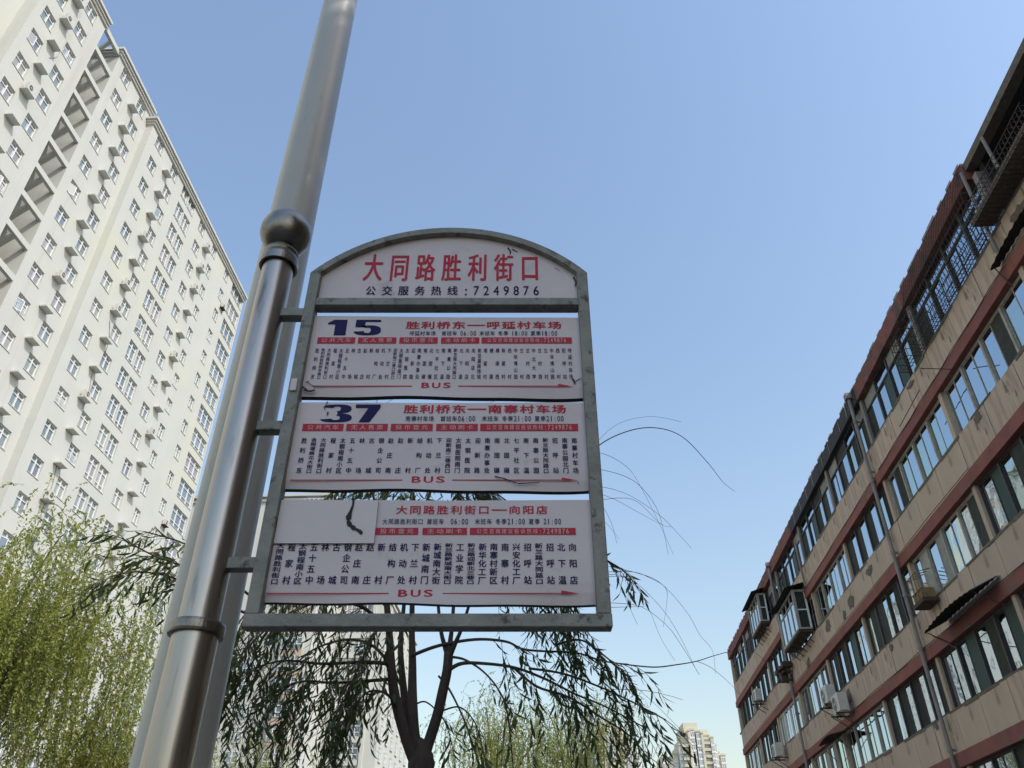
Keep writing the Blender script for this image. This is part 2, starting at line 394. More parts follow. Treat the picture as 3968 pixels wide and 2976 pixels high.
# sections: plane distance, v range, window columns (v, kind, head offset), ledges (v)
def tower_section(W, va, vb, cols, ledges, ztop, wallmat, corn=True, near_end=None, far_end=False, zc=0.0):
    s = W / 37.0
    holes = []; wins = []
    for (v, K, dz) in cols:
        w, h = {1: (1.38, 1.40), 2: (1.42, 1.96), 3: (3.35, 2.02), 4: (1.05, 1.38)}[K]
        for k in range(NFL):
            head = (top_head + dz - k * FH) * s
            if head - h < -1.0: continue
            holes.append((v * s, v * s + w, head - h, head))
            wins.append((K, v * s, head - h))
    b = MB()
    b.holed([va, vb], [-CAMH, ztop], holes, lambda u, z: TL(-W, u, z))
    if near_end: b.face([TL(-near_end, va, -CAMH), TL(-W, va, -CAMH), TL(-W, va, ztop), TL(-near_end, va, ztop)])
    if far_end: b.face([TL(-W, vb, -CAMH), TL(-W - 15, vb, -CAMH), TL(-W - 15, vb, ztop), TL(-W, vb, ztop)])
    b.face([TL(-W, va, ztop), TL(-W, vb, ztop), TL(-W - 15, vb, ztop), TL(-W - 15, va, ztop)])
    b.face([TL(-W - 15, va, -CAMH), TL(-W - 15, va, ztop), TL(-W - 15, vb, ztop), TL(-W - 15, vb, -CAMH)])
    b.build('wall', wallmat, tower)
    for (K, v, z) in wins:
        fm, pm = {1: W1, 2: W2, 3: W3, 4: W4}[K]
        wo = put('window', fm, tower, TL(-W, v, z))
        put('pane', pm, wo)
        if rnd.random() < 0.06:
            ww = {1: 0.63, 2: 0.64, 3: 1.0, 4: 0.46}[K]; hh = {1: 0.95, 2: 0.9, 3: 0.95, 4: 0.93}[K]; zz = 0.05 if K in (1, 4) else 0.55
            ob = MB(); t_ = 0.05
            for (a_, b_, c_, d_) in ((0, 0, ww, t_), (0, hh - t_, ww, hh), (0, t_, t_, hh - t_), (ww - t_, t_, ww, hh - t_)): ob.box(-0.015, a_, b_, 0.015, c_, d_, 0)
            ob.face([(0, t_, t_), (0, ww - t_, t_), (0, ww - t_, hh - t_), (0, t_, hh - t_)], 1)
            oo = ob.build('open_sash', [M['white_frame'], M['pane_l']], wo, (-0.13, 0.06, zz)); oo.rotation_euler = (0, 0, -rnd.uniform(0.12, 0.5))
        if K != 3 and rnd.random() < 0.06:
            gb = MB(); ww = 1.35 if K != 4 else 1.0
            for q in range(9): gb.box(0.0, 0.04 + q * ww / 9, 0.0, 0.025, 0.065 + q * ww / 9, 0.62)
            gb.box(0.001, 0, 0.60, 0.03, ww, 0.64); gb.box(0.001, 0, 0, 0.03, ww, 0.03)
            gb.build('window_guard', M['white_frame'], wo)
    out = []
    for ci, v in enumerate(ledges):
        for k in range(NFL):
            z = (top_head - k * FH - 2.42) * s
            if z < 1: continue
            put('ledge', LEDGE, tower, TL(-W, v * s, z)); out.append((ci, k, -W, v * s, z))
    if corn:
        c = MB()
        for (p, z0, z1) in ((0.16, ztop - 0.62, ztop - 0.38), (0.30, ztop - 0.38, ztop - 0.26), (0.44, ztop - 0.14, ztop + 0.12), (0.24, ztop - 0.26, ztop - 0.14)):
            e0 = p if near_end else 0
            q = TL(-W + 0.003, va - e0, z0 + zc); r = TL(-W + p, vb, z1 + zc)
            c.box(q[0], q[1], q[2], r[0], r[1], r[2])
            if near_end:
                q = TL(-near_end + 0.003, va - e0, z0 + zc); r = TL(-W + 0.003, va - 0.003, z1 + zc); c.box(*q, *r)
        c.build('cornice', M['plain_wall'], tower)
    return out
lb = MB(); lb.box(0.002, 0, -0.06, 0.60, 1.0, 0.06); LEDGE = lb.mesh('ledge', [M['plain_wall']])
ZT = 65.0
P0 = tower_section(38.1, -6.0, 30.83, [], [], ZT + 1.0, M['white_wall'], near_end=None)
P1 = tower_section(37.0, 30.83, 37.24, [(31.56, 1, -0.15), (34.58, 1, -0.15)], [33.0], ZT, M['plain_wall'], near_end=38.1)
P2 = tower_section(37.0, 39.90, 46.4, [(40.88, 1, 0), (44.05, 1, 0)], [43.0], ZT, M['plain_wall'], near_end=None)
P3 = tower_section(36.31, 46.4 - 0.15, 72.0, [(48.25, 1, 0), (51.72, 1, 0), (54.6, 2, 0.55), (56.25, 2, 0.55), (59.35, 1, 0), (63.15, 4, 0), (67.15, 4, 0), (69.7, 3, 0.6)],
                   [50.55, 61.15], ZT * 0.981 - 0.1, M['white_wall'], near_end=37.0, far_end=True)
# recess with open beams
rb = MB()
D0 = 41.5
rb.face([TL(-D0, 37.24, -CAMH), TL(-D0, 39.9, -CAMH), TL(-D0, 39.9, ZT), TL(-D0, 37.24, ZT)])
rb.face([TL(-37, 37.24, -CAMH), TL(-D0, 37.24, -CAMH), TL(-D0, 37.24, ZT), TL(-37, 37.24, ZT)])
rb.face([TL(-D0, 39.9, -CAMH), TL(-37, 39.9, -CAMH), TL(-37, 39.9, ZT), TL(-D0, 39.9, ZT)])
rb.build('recess_wall', M['plain_wall'], tower)
cb = MB()
for (p, z0, z1) in ((0.16, ZT - 0.62, ZT - 0.38), (0.30, ZT - 0.38, ZT - 0.26), (0.44, ZT - 0.14, ZT + 0.12)):
    q = TL(-D0, 39.9 - p, z0); r = TL(-37 + p, 39.897, z1); cb.box(*q, *r)
cb.build('cornice', M['plain_wall'], tower)
bm_ = MB(); bm_.box(-0.28, 0, 0.0, 0, 2.66, 0.48)
BEAM = bm_.mesh('beam', [M['plain_wall']])
cm_ = MB()
for v0 in (-0.25, 0.95, 2.1):
    a = Vector((-0.283, v0 + 0.25, 0)); d = Vector((-1.65, 0.82, 0)).normalized(); L_ = 3.1
    if v0 > 1.5: L_ = 1.0
    if v0 < 0: L_ = 3.0
    side = Vector((0, 0.30, 0)); e = a + d * L_; h = Vector((0, 0, 0.48))
    if e.y + 0.3 > 2.64: e = a + d * ((2.34 - a.y) / d.y)
    pts = [a, a + side, e + side, e]
    cm_.face([p for p in reversed(pts)]); cm_.face([p + h for p in pts])
    cm_.face([a, e, e + h, a + h]); cm_.face([a + side, a + side + h, e + side + h, e + side]); cm_.face([e, e + side, e + side + h, e + h])
CBEAM = cm_.mesh('cross_beam', [M['plain_wall']])
for k in range(23):
    z = 49.53 + 2.96 * 5 - 2.96 * k
    if z < 0: break
    put('beam', BEAM, tower, TL(-37, 37.24, z)); put('cross_beam', CBEAM, tower, TL(-37, 37.24, z))

# air conditioners that stand on the tower's ledges
acs = {(1, 0): [0, 1, 4], (3, 0): [3, 5, 6, 9, 12, 13], (2, 0): [7, 12], (3, 1): [0, 1, 2, 5, 8, 12, 14, 16]}
names = {(1, 0): 'nearest column', (2, 0): 'column left of grey strip', (3, 0): 'column right of grey strip', (3, 1): 'farthest column'}
for si, P in ((1, P1), (2, P2), (3, P3)):
    for (ci, k, x, v, z) in P:
        if k in acs.get((si, ci), []):
            p = rot @ Vector((x + 0.38, v + 0.5 + rnd.uniform(-0.06, 0.06), z + 0.063 + CAMH))
            air_conditioner(p, -SA, 'white air conditioner on the %s ledge from the top, %s' % (ordinal(k + 1), names[(si, ci)]), 'air conditioners on the white tower ledges', 1.0)
# small brackets with units beside the narrow windows
for n_, (v, z) in enumerate([(68.1, 59.2), (68.2, 32.3), (68.2, 29.4), (68.2, 20.5)]):
    s = 36.31 / 37
    br = MB(); br.box(0.002, 0, -0.04, 0.42, 0.8, 0); br.box(0.002, 0.05, -0.4, 0.04, 0.1, -0.04); br.box(0.002, 0.7, -0.4, 0.04, 0.75, -0.04)
    br.build('bracket', M['rust'], tower, TL(-36.31, v * s, z * s))
    p = rot @ Vector((-36.31 + 0.22, v * s + 0.4, z * s + 0.002 + CAMH))
    air_conditioner(p, -SA, 'beige air conditioner on an iron bracket, %s from the top, far narrow windows' % ordinal(n_ + 1), 'bracketed air conditioners on the white tower', 0.9)
# hoses and cables on the face
for n_, (v, z, dv, dz) in enumerate([(51.6, 34.6, -0.5, 3.4), (51.2, 25.4, -0.2, 4.0), (51.9, 40.5, -0.9, 2.6), (61.5, 27, 0.4, 2.2), (33.9, 56.0, 0.5, 1.8)]):
    t = MB(); pts = []
    for k in range(9):
        f_ = k / 8; pts.append(TL(-36.27 if v > 46 else -36.96, v * 0.981 if v > 46 else v, z * 0.981) + Vector((0, dv * f_ + 0.25 * math.sin(f_ * 3.1), dz * f_)) if False else Vector(TL(-36.27 if v > 46 else -36.96, v * 0.981 if v > 46 else v, z * 0.981)) + Vector((0, dv * f_ + 0.25 * math.sin(f_ * 3.1), dz * f_)))
    t.tube(pts, 0.025, 5); t.build('hose', M['cream_frame'], tower)

# ------------------------------------------------------------------ second white block behind the tree
BX2, BY2 = -33.5, 109.4
block = empty('apartment_block', rot @ Vector((BX2, BY2, 0)), -SA)
tag(block, 'white apartment block with wide gridded bay windows seen behind the dark willow', 'building')
def T2(x, y, z): return (x - BX2, y - BY2, z + CAMH)
def front_window(w, h, nm, nt):
    f = MB(); d = 0.12
    for k in range(nm + 1):
        y = k * w / nm; f.box(max(0, y - 0.05), -0.07, 0, min(w, y + 0.05), 0.03, h)
    for k in range(nt + 1):
        z = [0, 0.3, 0.72, 1.0][k] * h if nt == 3 else k * h / nt
        f.box(0, -0.065, max(0, z - 0.045), w, 0.025, min(h, z + 0.045))
    p = MB(); p.face([(0.01, 0.0, 0.01), (w - 0.01, 0.0, 0.01), (w - 0.01, 0.0, h - 0.01), (0.01, 0.0, h - 0.01)])
    return f.mesh('window', [M['white_frame']]), p.mesh('pane', [M['pane_l']])
FW3 = front_window(2.85, 2.05, 4, 3); FW2 = front_window(1.7, 1.9, 2, 3); FW22 = front_window(2.2, 2.0, 3, 3)
SW = window_mesh('window', 1.6, 1.9, 0.12, (0.5,), (0.72, 0.28)); SW2 = window_mesh('window', 0.95, 1.4, 0.12, (0.5,), (0.72,))
SWY = window_mesh('window', 2.6, 2.0, 0.12, (0.33, 0.67), (0.72, 0.28))
b = MB()
ZA, ZB = 56.0, 44.0
def solid(mb, x0, y0, x1, y1, z1): 
    q = T2(x0, y0, -CAMH); r = T2(x1, y1, z1); mb.box(*q, *r)
solid(b, -62, 109.4, -33.5, 124, ZA)
b.build('wall', M['plain_wall'], block)
b = MB(); solid(b, -45, 124.002, -25.5, 146, ZB); b.box(*T2(-33.498, 120.6, -CAMH), *T2(-25.5, 124.0, ZB)); b.build('wall', M['plain_wall'], block)
b = MB()
for (p, a, c) in ((0.3, -0.9, -0.5), (0.6, -0.25, 0.15)):
    b.box(*T2(-62, 109.4 - p, ZA + a), *T2(-33.5 + p, 109.397, ZA + c)); b.box(*T2(-33.497, 109.398, ZA + a), *T2(-33.5 + p, 124, ZA + c))
    b.box(*T2(-33.4, 120.6 - p, ZB + a), *T2(-25.5 + p, 120.597, ZB + c)); b.box(*T2(-25.497, 120.598, ZB + a), *T2(-25.5 + p, 146, ZB + c))
b.build('cornice', M['plain_wall'], block)
sp = MB(); sp.box(-0.08, -0.62, -0.85, 2.95, -0.003, -0.06); SPAN = sp.mesh('spandrel', [M['tan_wall']])
for k in range(19):
    z = ZA - 2.9 - 2.95 * k
    if z < 2: break
    for x in (-37.45, -48.2):
        # protruding bay: a box with a gridded front window
        q = T2(x - 0.1, 109.4 - 0.64, z - 0.85)
        bb = MB(); bb.box(*T2(x - 0.05, 109.4 - 0.6, z), *T2(x + 2.9, 109.397, z + 2.07)); bb.build('bay', M['plain_wall'], block)
        put('spandrel', SPAN, block, T2(x, 109.4, z))
        w = put('window', FW3[0], block, T2(x, 109.4 - 0.64, z)); put('pane', FW3[1], w)
    for x in (-42.6, -53.5):
        w = put('window', FW2[0], block, T2(x, 109.36, z)); put('pane', FW2[1], w)
    w = put('window', SW[0], block, T2(-33.5 + 0.13, 110.2, z)); put('pane', SW[1], w)
for k in range(15):
    z = ZB - 2.9 - 2.95 * k
    if z < 2: break
    for x in (-32.7, -30.3):
        w = put('window', FW22[0], block, T2(x, 120.56, z)); put('pane', FW22[1], w)
    bb = MB(); bb.box(*T2(-32.8, 120.55, z - 0.8), *T2(-28.0, 120.3, z - 0.1)); bb.build('spandrel', M['plain_wall'], block)
    for v in (122.2, 126.3, 130.5, 134.6, 138.8, 142.9):
        K = SWY if int(v) % 2 else SW
        w = put('window', K[0], block, T2(-25.5 + 0.13, v, z)); put('pane', K[1], w)
b = MB(); b.box(*T2(-27.8, 120.2, -CAMH), *T2(-27.3, 120.597, ZB)); b.build('pilaster', M['plain_wall'], block)

# ------------------------------------------------------------------ far towers
def far_tower(Y, xc, ztop, label):
    base = at(xc, 2976, Y); r = empty('high_rise', (base.x, Y, 0)); tag(r, label, 'building')
    k = Y / FPX / 1.09
    def X(px): return (px - 2720) * k
    segs = [ # px0, px1, depth offset (m), top offset (m), material, windows [(px0, px1, kind)]
        (2576, 2595, 3, -11, 'cream_wall', [(2578, 2592, 'w')]),
        (2595, 2601, 7, -13, 'cream_wall', []),
        (2601, 2619, 4.5, -14.5, 'cream_wall', []),
        (2619, 2643, 5.5, -10, 'cream_wall', [(2623, 2639, 'w')]),
        (2643, 2655, 2.2, -6.5, 'cream_wall', [(2644, 2654, 'w')]),
        (2655, 2680, 1.2, -3.6, 'cream_wall', [(2657, 2679, 'b')]),
        (2680, 2688, -0.8, -0.6, 'cream_wall', []),
        (2688, 2707, 0.3, 0, 'plain_wall', [(2690, 2705, 'w')]),
        (2707, 2713, 2.8, -0.5, 'cream_wall', []),
        (2713, 2731, 0.3, -0.8, 'plain_wall', [(2715, 2729, 'w')]),
        (2731, 2740, -0.5, -1.6, 'cream_wall', []),
        (2740, 2767, 1.2, -2.4, 'cream_wall', [(2742, 2765, 'b')]),
        (2767, 2779, -0.2, -3.6, 'cream_wall', [(2768, 2778, 'w')]),
        (2779, 2791, 2.0, -6.5, 'cream_wall', [(2780, 2790, 'w')]),
        (2791, 2804, 4.5, -9.5, 'cream_wall', [(2792, 2803, 'w')]),
        (2804, 2823, 3.0, -11.0, 'cream_wall', [(2806, 2821, 'w')])]
    meshes = {}
    for (a, b_, dy, dz, m, ws) in segs:
        s = MB(); s.box(X(a), dy, 0, X(b_) - 0.01, 22, ztop + dz)
        s.box(X(a) - 0.2, dy - 0.35, ztop + dz - 0.5, X(b_) + 0.2, dy - 0.003, ztop + dz + 0.25)
        s.build('wall', M[m], r)
        for (c, d, kd) in ws:
            key = (c, d, kd)
            w = X(d) - X(c)
            for q in range(13):
                z = ztop + dz - 3.6 - 2.95 * q
                if kd == 'w':
                    f = meshes.get(key)
                    if f is None:
                        mb = MB(); mb.box(-0.25, -0.5, -0.75, w + 0.25, 0, -0.003); mb.box(-0.25, -0.5, 1.95, w + 0.25, 0, 2.1)
                        for t in (0, 0.5, 1): mb.box(w * t - 0.12, -0.42, 0, w * t + 0.12, 0, 1.95)
                        mb.box(0, -0.4, 1.25, w, 0, 1.4)
                        p = MB(); p.face([(0.01, -0.2, 0), (w - 0.01, -0.2, 0), (w - 0.01, -0.2, 1.94), (0.01, -0.2, 1.94)])
                        f = meshes[key] = (mb.mesh('window', [M['white_frame']]), p.mesh('pane', [M['pane_l']]))
                    wo = put('window', f[0], r, (X(c), dy - 0.004, z)); put('pane', f[1], wo)
                else:
                    f = meshes.get(key)
                    if f is None:
                        mb = MB(); mb.box(-0.2, -1.5, -0.25, w + 0.2, 0, 0.0); mb.box(-0.2, -1.5, 0.002, w + 0.2, -1.38, 0.95)
                        p = MB(); p.face([(0.2, -0.03, 0.1), (w * 0.75, -0.03, 0.1), (w * 0.75, -0.03, 2.3), (0.2, -0.03, 2.3)])
                        f = meshes[key] = (mb.mesh('balcony', [M['cream_wall']]), p.mesh('balcony_door', [M['pane_l']]))
                    wo = put('balcony', f[0], r, (X(c), dy - 0.004, z - 0.8)); put('balcony_door', f[1], wo)
    s = MB(); s.box(X(2672), 4, ztop - 1, X(2728), 16, ztop + 3.6); s.box(X(2656), 5, ztop - 3, X(2671.9), 14, ztop + 0.6); s.box(X(2728.1), 5, ztop - 3, X(2770), 14, ztop + 0.8); s.build('roof_block', M['cream_wall'], r)
    s = MB(); s.box(X(2643), 3, ztop - 7, X(2645), 4, ztop - 2.4); s.box(X(2666), 4.0, ztop - 3.4, X(2668), 4.9, ztop + 2.0); s.build('chimney', M['tan_wall'], r)
    return r
far_tower(418, 2720, 85.5, 'cream stepped high-rise far off between the willow and the brick-red building')
far_tower(430, 2385, 88.5, 'cream high-rise far off, half hidden behind the drooping willow leaves')

# ------------------------------------------------------------------ old apartment building on the right
RA = math.radians(4.65)
rotR = Matrix.Rotation(-RA, 4, 'Z')
BXR, BYR = 10.3, 24.0
old = empty('old_apartment_building', rotR @ Vector((BXR, BYR, 0)), -RA)
tag(old, 'old mid-rise building with beige wall panels and red-brown bands on the right', 'building')
def TR(x, y, z): return (x - BXR, y - BYR, z + CAMH)
XF = 10.3
VEND = 56.4; VNEAR = -14.0
pill = [14.2, 19.3, 24.45, 29.6, 34.95, 40.4, 45.7, 51.0, 56.4]
near_p = [-11.8, -6.6, -1.4, 3.8, 9.0]
allp = near_p + pill
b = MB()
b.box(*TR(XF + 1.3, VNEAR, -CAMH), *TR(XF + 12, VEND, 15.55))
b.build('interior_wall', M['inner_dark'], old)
b = MB()
b.box(*TR(XF + 0.002, VEND - 0.25, -CAMH), *TR(XF + 12.2, VEND, 15.5))
b.build('end_wall', M['beige'], old)
b = MB(); b.box(*TR(XF + 0.25, VNEAR, 15.84), *TR(XF + 12.3, VEND + 0.2, 16.05)); b.build('roof', M['roof'], old)
# near stretch, outside the picture, joined
b = MB()
for j in range(6):
    z0 = (12.75 - 2.87 * j) if j < 5 else -CAMH; z1 = 13.77 - 2.87 * j if j < 5 else -0.58 - 2.0 + 1.4
    b.box(*TR(XF, VNEAR, z0), *TR(XF + 0.18, 9.0, max(z1, z0 + 0.2)))
b.build('wall', M['beige'], old)
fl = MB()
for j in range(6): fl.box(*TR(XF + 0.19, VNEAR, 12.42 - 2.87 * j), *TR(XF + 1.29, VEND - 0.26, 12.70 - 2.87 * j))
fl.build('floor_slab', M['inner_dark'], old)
rr = random.Random(11)
PW = 1.722
for j in range(5):
    z0, z1 = 12.752 - 2.87 * j, 13.77 - 2.87 * j
    n = int(round((VEND - 9.0) / PW)); w = (VEND - 9.0) / n
    key = MB(); key.box(0, 0.017, 0, 0.17, w - 0.017, z1 - z0)
    for mi, mm in ((0, 'beige'), (1, 'beige_streak')):
        pass
    me1 = key.mesh('wall_panel', [M['beige']]); me2 = key.mesh('wall_panel', [M['beige_streak']])
    for i in range(n):
        v = 9.0 + i * w
        streaky = (j == 0 and rr.random() < 0.6) or (v > 33 and rr.random() < 0.65) or rr.random() < 0.12
        put('wall_panel', me2 if streaky else me1, old, TR(XF + rr.uniform(-0.006, 0.008), v, z0))
    # dark joint backing
    b = MB(); b.box(*TR(XF + 0.06, 9.0, z0 + 0.004), *TR(XF + 0.175, VEND - 0.26, z1 - 0.02)); b.build('panel_backing', M['peel'], old)
    # crumbling sill line: an uneven mortar ridge
    s = MB(); v = 9.0
    while v < VEND - 0.5:
        L_ = rr.uniform(0.5, 1.6); h = rr.choice([0.0, 0.02, 0.03, 0.05, 0.07])
        if h: s.box(*TR(XF - 0.012, v, z1 - h), *TR(XF + 0.10, v + L_ - 0.01, z1 + rr.uniform(0.012, 0.03)))
        v += L_
    s.build('sill_mortar', M['peel'], old)['kind'] = 'stuff'
    # red band, one piece per bay
    for a, c in zip(allp[:-1], allp[1:]):
        r_ = MB(); r_.box(*TR(XF - 0.07, a + 0.004, z0 - 0.352), *TR(XF + 0.188, c - 0.004, z0 - 0.003)); r_.build('red_band', M['red'], old)
# peeled plaster patches: thin raised flakes with ragged outlines
for n_, (v, z, w, h) in enumerate([(27.6, 10.55, 0.9, 0.35), (30.2, 10.35, 0.8, 0.55), (31.3, 10.2, 0.5, 0.4), (33.6, 10.5, 0.9, 0.5), (37.6, 10.1, 0.7, 0.6), (33.0, 7.6, 0.9, 0.7), (27.5, 7.85, 0.4, 0.25), (39.0, 5.0, 0.8, 0.5), (17.9, 10.75, 0.5, 0.35), (16.6, 7.9, 0.7, 0.5), (20.6, 13.6, 0.6, 0.25), (25.7, 5.05, 0.3, 0.25), (13.4, 13.3, 0.8, 0.5), (41.0, 5.1, 0.5, 0.7)]):
    p = MB(); pts = []
    for k in range(14):
        a = 6.2832 * k / 14; q = rr.uniform(0.55, 1.1)
        pts.append(Vector((0, w / 2 * q * math.cos(a), min(h / 2 * q * math.sin(a), 0.0 + h * 0.5))))
    c = Vector(TR(XF - 0.012, v, z))
    p.face([c + q for q in pts]); p.build('peeled_plaster', M['peel'], old)
# eaves
r_ = MB(); r_.box(*TR(XF - 0.02, VNEAR, 15.84), *TR(XF + 0.249, 14.35, 16.08)); r_.build('eave_slab', M['peel'], old)
for a, c, m in [(14.36, 19.3, 'eave_red'), (19.304, 24.4, 'eave_red'), (24.5, 30.0, 'black_band'), (30.004, 35.7, 'black_band'), (35.76, 40.4, 'eave_red'), (40.404, 45.7, 'eave_red'), (45.704, 51, 'eave_red'), (51.004, 56.6, 'eave_red')]:
    r_ = MB(); z1 = 16.11 + rr.uniform(-0.03, 0.05)
    r_.box(*TR(XF - 0.08 + rr.uniform(-0.01, 0.01), a, 15.55), *TR(XF + 0.248, c, z1)); r_.build('eave_band', M[m], old)
st = MB()
for k in range(70):
    v = 14.5 + k * 0.6 + rr.uniform(-0.2, 0.2)
    st.box(*TR(XF - 0.095, v, 16.10), *TR(XF + 0.1, v + rr.uniform(0.25, 0.55), 16.10 + rr.uniform(0.04, 0.10)))
st.build('broken_coping', M['pipe'], old)
for n_, v in enumerate([25.6, 26.6, 28.2, 29.3, 31.0, 32.2, 33.4, 34.7]):
    w_ = MB(); w_.box(*TR(XF - 0.10, v, 15.6), *TR(XF - 0.083, v + 0.03, 16.05)); w_.build('strip', M['pale_pane'], old)

# windows, one per bay and storey
def right_window(v0, v1, z0, z1, style, xw=XF + 0.10, transom=None, open_=None):
    root_f = MB(); fm = {'d': 'dark_frame', 'c': 'cream_frame', 'w': 'white_frame'}[style]
    t = 0.045 if style == 'd' else 0.06
    W = v1 - v0; n = 4 if W > 4.4 else (3 if W > 3 else 2)
    H = z1 - z0
    root_f.box(0, 0, 0, 0.06, W, t); root_f.box(0, 0, H - t, 0.06, W, H)
    root_f.box(0.001, 0, t, 0.059, t, H - t); root_f.box(0.001, W - t, t, 0.059, W, H - t)
    ht = transom - z0 if transom else None
    if ht: root_f.box(-0.012, t, ht - 0.03, 0.07, W - t, ht + 0.03)
    for k in range(1, n): root_f.box(-0.02, k * W / n - 0.04, t, 0.075, k * W / n + 0.04, H - t)
    wo = root_f.build('window', M[fm], old, TR(xw, v0, z0))
    rails = []
    for k in range(n):
        a = k * W / n + (0.04 if k else t); c = (k + 1) * W / n - (0.04 if k < n - 1 else t)
        mid = a + (c - a) * rr.uniform(0.42, 0.58)
        q = rr.random()
        if style == 'd': kinds = rr.choice([('screen', 'pane_r'), ('pane_r', 'screen'), ('pane_r', 'screen'), ('pane_r', 'pane_r'), ('screen', 'pane_r2'), ('green_pane', 'pane_r')])
        else: kinds = rr.choice([('pane_r', 'pane_r'), ('pane_r', 'pane_r'), ('pane_r', 'pane_r2'), ('screen', 'pane_r'), ('pale_pane', 'pane_r'), ('pane_r', 'pane_r2')])
        for (aa, cc, kd, xo) in ((a, mid, kinds[0], 0.02), (mid, c, kinds[1], 0.04)):
            hi = (ht - 0.03) if ht else H - t
            p = MB(); tilt = rr.uniform(-0.006, 0.006)
            p.face([(xo, aa, t), (xo + tilt, cc, t), (xo + tilt, cc, hi), (xo, aa, hi)])
            p.build('pane', M[kd], wo)
            rails.append((aa, cc, xo, hi))
        if ht:
            p = MB(); p.face([(0.03, a, ht + 0.03), (0.03, c, ht + 0.03), (0.03, c, H - t), (0.03, a, H - t)]); p.build('pane', M[rr.choice(['pane_r', 'pane_r', 'pale_pane', 'screen'])], wo)
    s = MB()
    for (aa, cc, xo, hi) in rails:
        r2 = 0.028
        s.box(xo - 0.013, aa, t, xo + 0.012, aa + r2, hi); s.box(xo - 0.0135, cc - r2, t, xo + 0.0115, cc, hi)
        s.box(xo - 0.012, aa + r2, t, xo + 0.011, cc - r2, t + r2); s.box(xo - 0.012, aa + r2, hi - r2, xo + 0.011, cc - r2, hi)
    s.build('sash', M[fm], wo)
    return wo
styles = {(1, 2): 'c', (0, 2): 'd', (1, 5): 'c', (1, 4): 'c', (2, 5): 'c', (3, 4): 'c', (2, 6): 'w', (4, 5): 'c', (4, 6): 'w', (5, 5): 'c', (3, 7): 'c', (4, 7): 'c', (2, 8): 'c', (3, 5): 'c'}
for j in range(6):
    zb = 13.77 - 2.87 * j; zt = 15.54 if j == 0 else 12.40 + 2.87 - 2.87 * j - 0.006
    if j == 5: zb, zt = -0.55, 0.9
    if j == 5: continue
    for i, (a, c) in enumerate(zip(allp[:-1], allp[1:])):
        if c < 8: continue
        near_open = (j == 0 and c < 15)
        v0, v1 = a + 0.10, c - 0.10
        st_ = styles.get((j, i - 4), 'd' if rr.random() < 0.85 else 'c')
        if near_open:
            right_window(v0, v1, zb + 0.03, 15.8, 'd', XF + 1.1, 15.1)
        else:
            right_window(v0, v1, zb + 0.03, zt, st_, XF + 0.10, 15.02 if j == 0 else None)
    # pillars
    for v in allp:
        if v < 8: continue
        p = MB(); x0 = XF + 0.0; p.box(*TR(x0 + 0.02, v - 0.09, zb + 0.001), *TR(x0 + 0.3, v + 0.09, zt)); p.build('pillar', M['pipe'] if j == 0 else M['beige'], old)
lw_ = MB(); lw_.box(*TR(XF, 9.0, -CAMH), *TR(XF + 0.18, VEND, 1.0)); lw_.build('wall', M['beige'], old)
# reinforced ceiling inside the open top balcony near the camera
b = MB(); b.box(*TR(XF + 0.25, 9, 15.6), *TR(XF + 1.2, 9.2, 15.83)); b.box(*TR(XF + 0.25, 14.05, 13.8), *TR(XF + 1.2, 14.25, 15.83)); b.build('balcony_wall', M['roof'], old)

# drain pipes
for (v, label) in ((24.85, 0), (40.72, 1)):
    t = MB(); pts = [Vector(TR(XF - 0.16, v, z)) for z in (-1.5, 2, 5, 8, 11, 14, 15.9)]
    t.tube(pts, 0.062, 10)
    d = t.build('drain_pipe', M['pipe'], old, smooth=True)
    h = MB(); c = TR(XF - 0.16, v, 15.9); h.box(c[0] - 0.12, c[1] - 0.12, c[2], c[0] + 0.12, c[1] + 0.12, c[2] + 0.22); h.build('rain_hopper', M['pipe'], d)
    for z in (14.9, 12.9, 12.55, 10.0, 8.6, 7.0, 4.2, 1.5):
        c = TR(XF - 0.16, v, z); q = MB(); q.tube([(c[0], c[1], c[2]), (c[0], c[1], c[2] + 0.10)], 0.078, 10); q.box(c[0] + 0.06, c[1] - 0.02, c[2] + 0.02, c[0] + 0.155, c[1] + 0.02, c[2] + 0.08)
        q.build('pipe_clamp', M['pipe'], d)
    if label == 0:
        t = MB(); t.tube([Vector(TR(XF - 0.06, v + 0.30, z)) for z in (2, 8, 15.5)], 0.035, 6); t.build('drain_pipe', M['rust'], old)
t = MB(); c = [TR(XF - 0.14, 35.2, 15.0), TR(XF - 0.14, 35.2, 13.9), TR(XF - 0.1, 35.2, 12.8)]; t.tube(c, 0.05, 8); t.build('drain_pipe', M['pipe'], old)

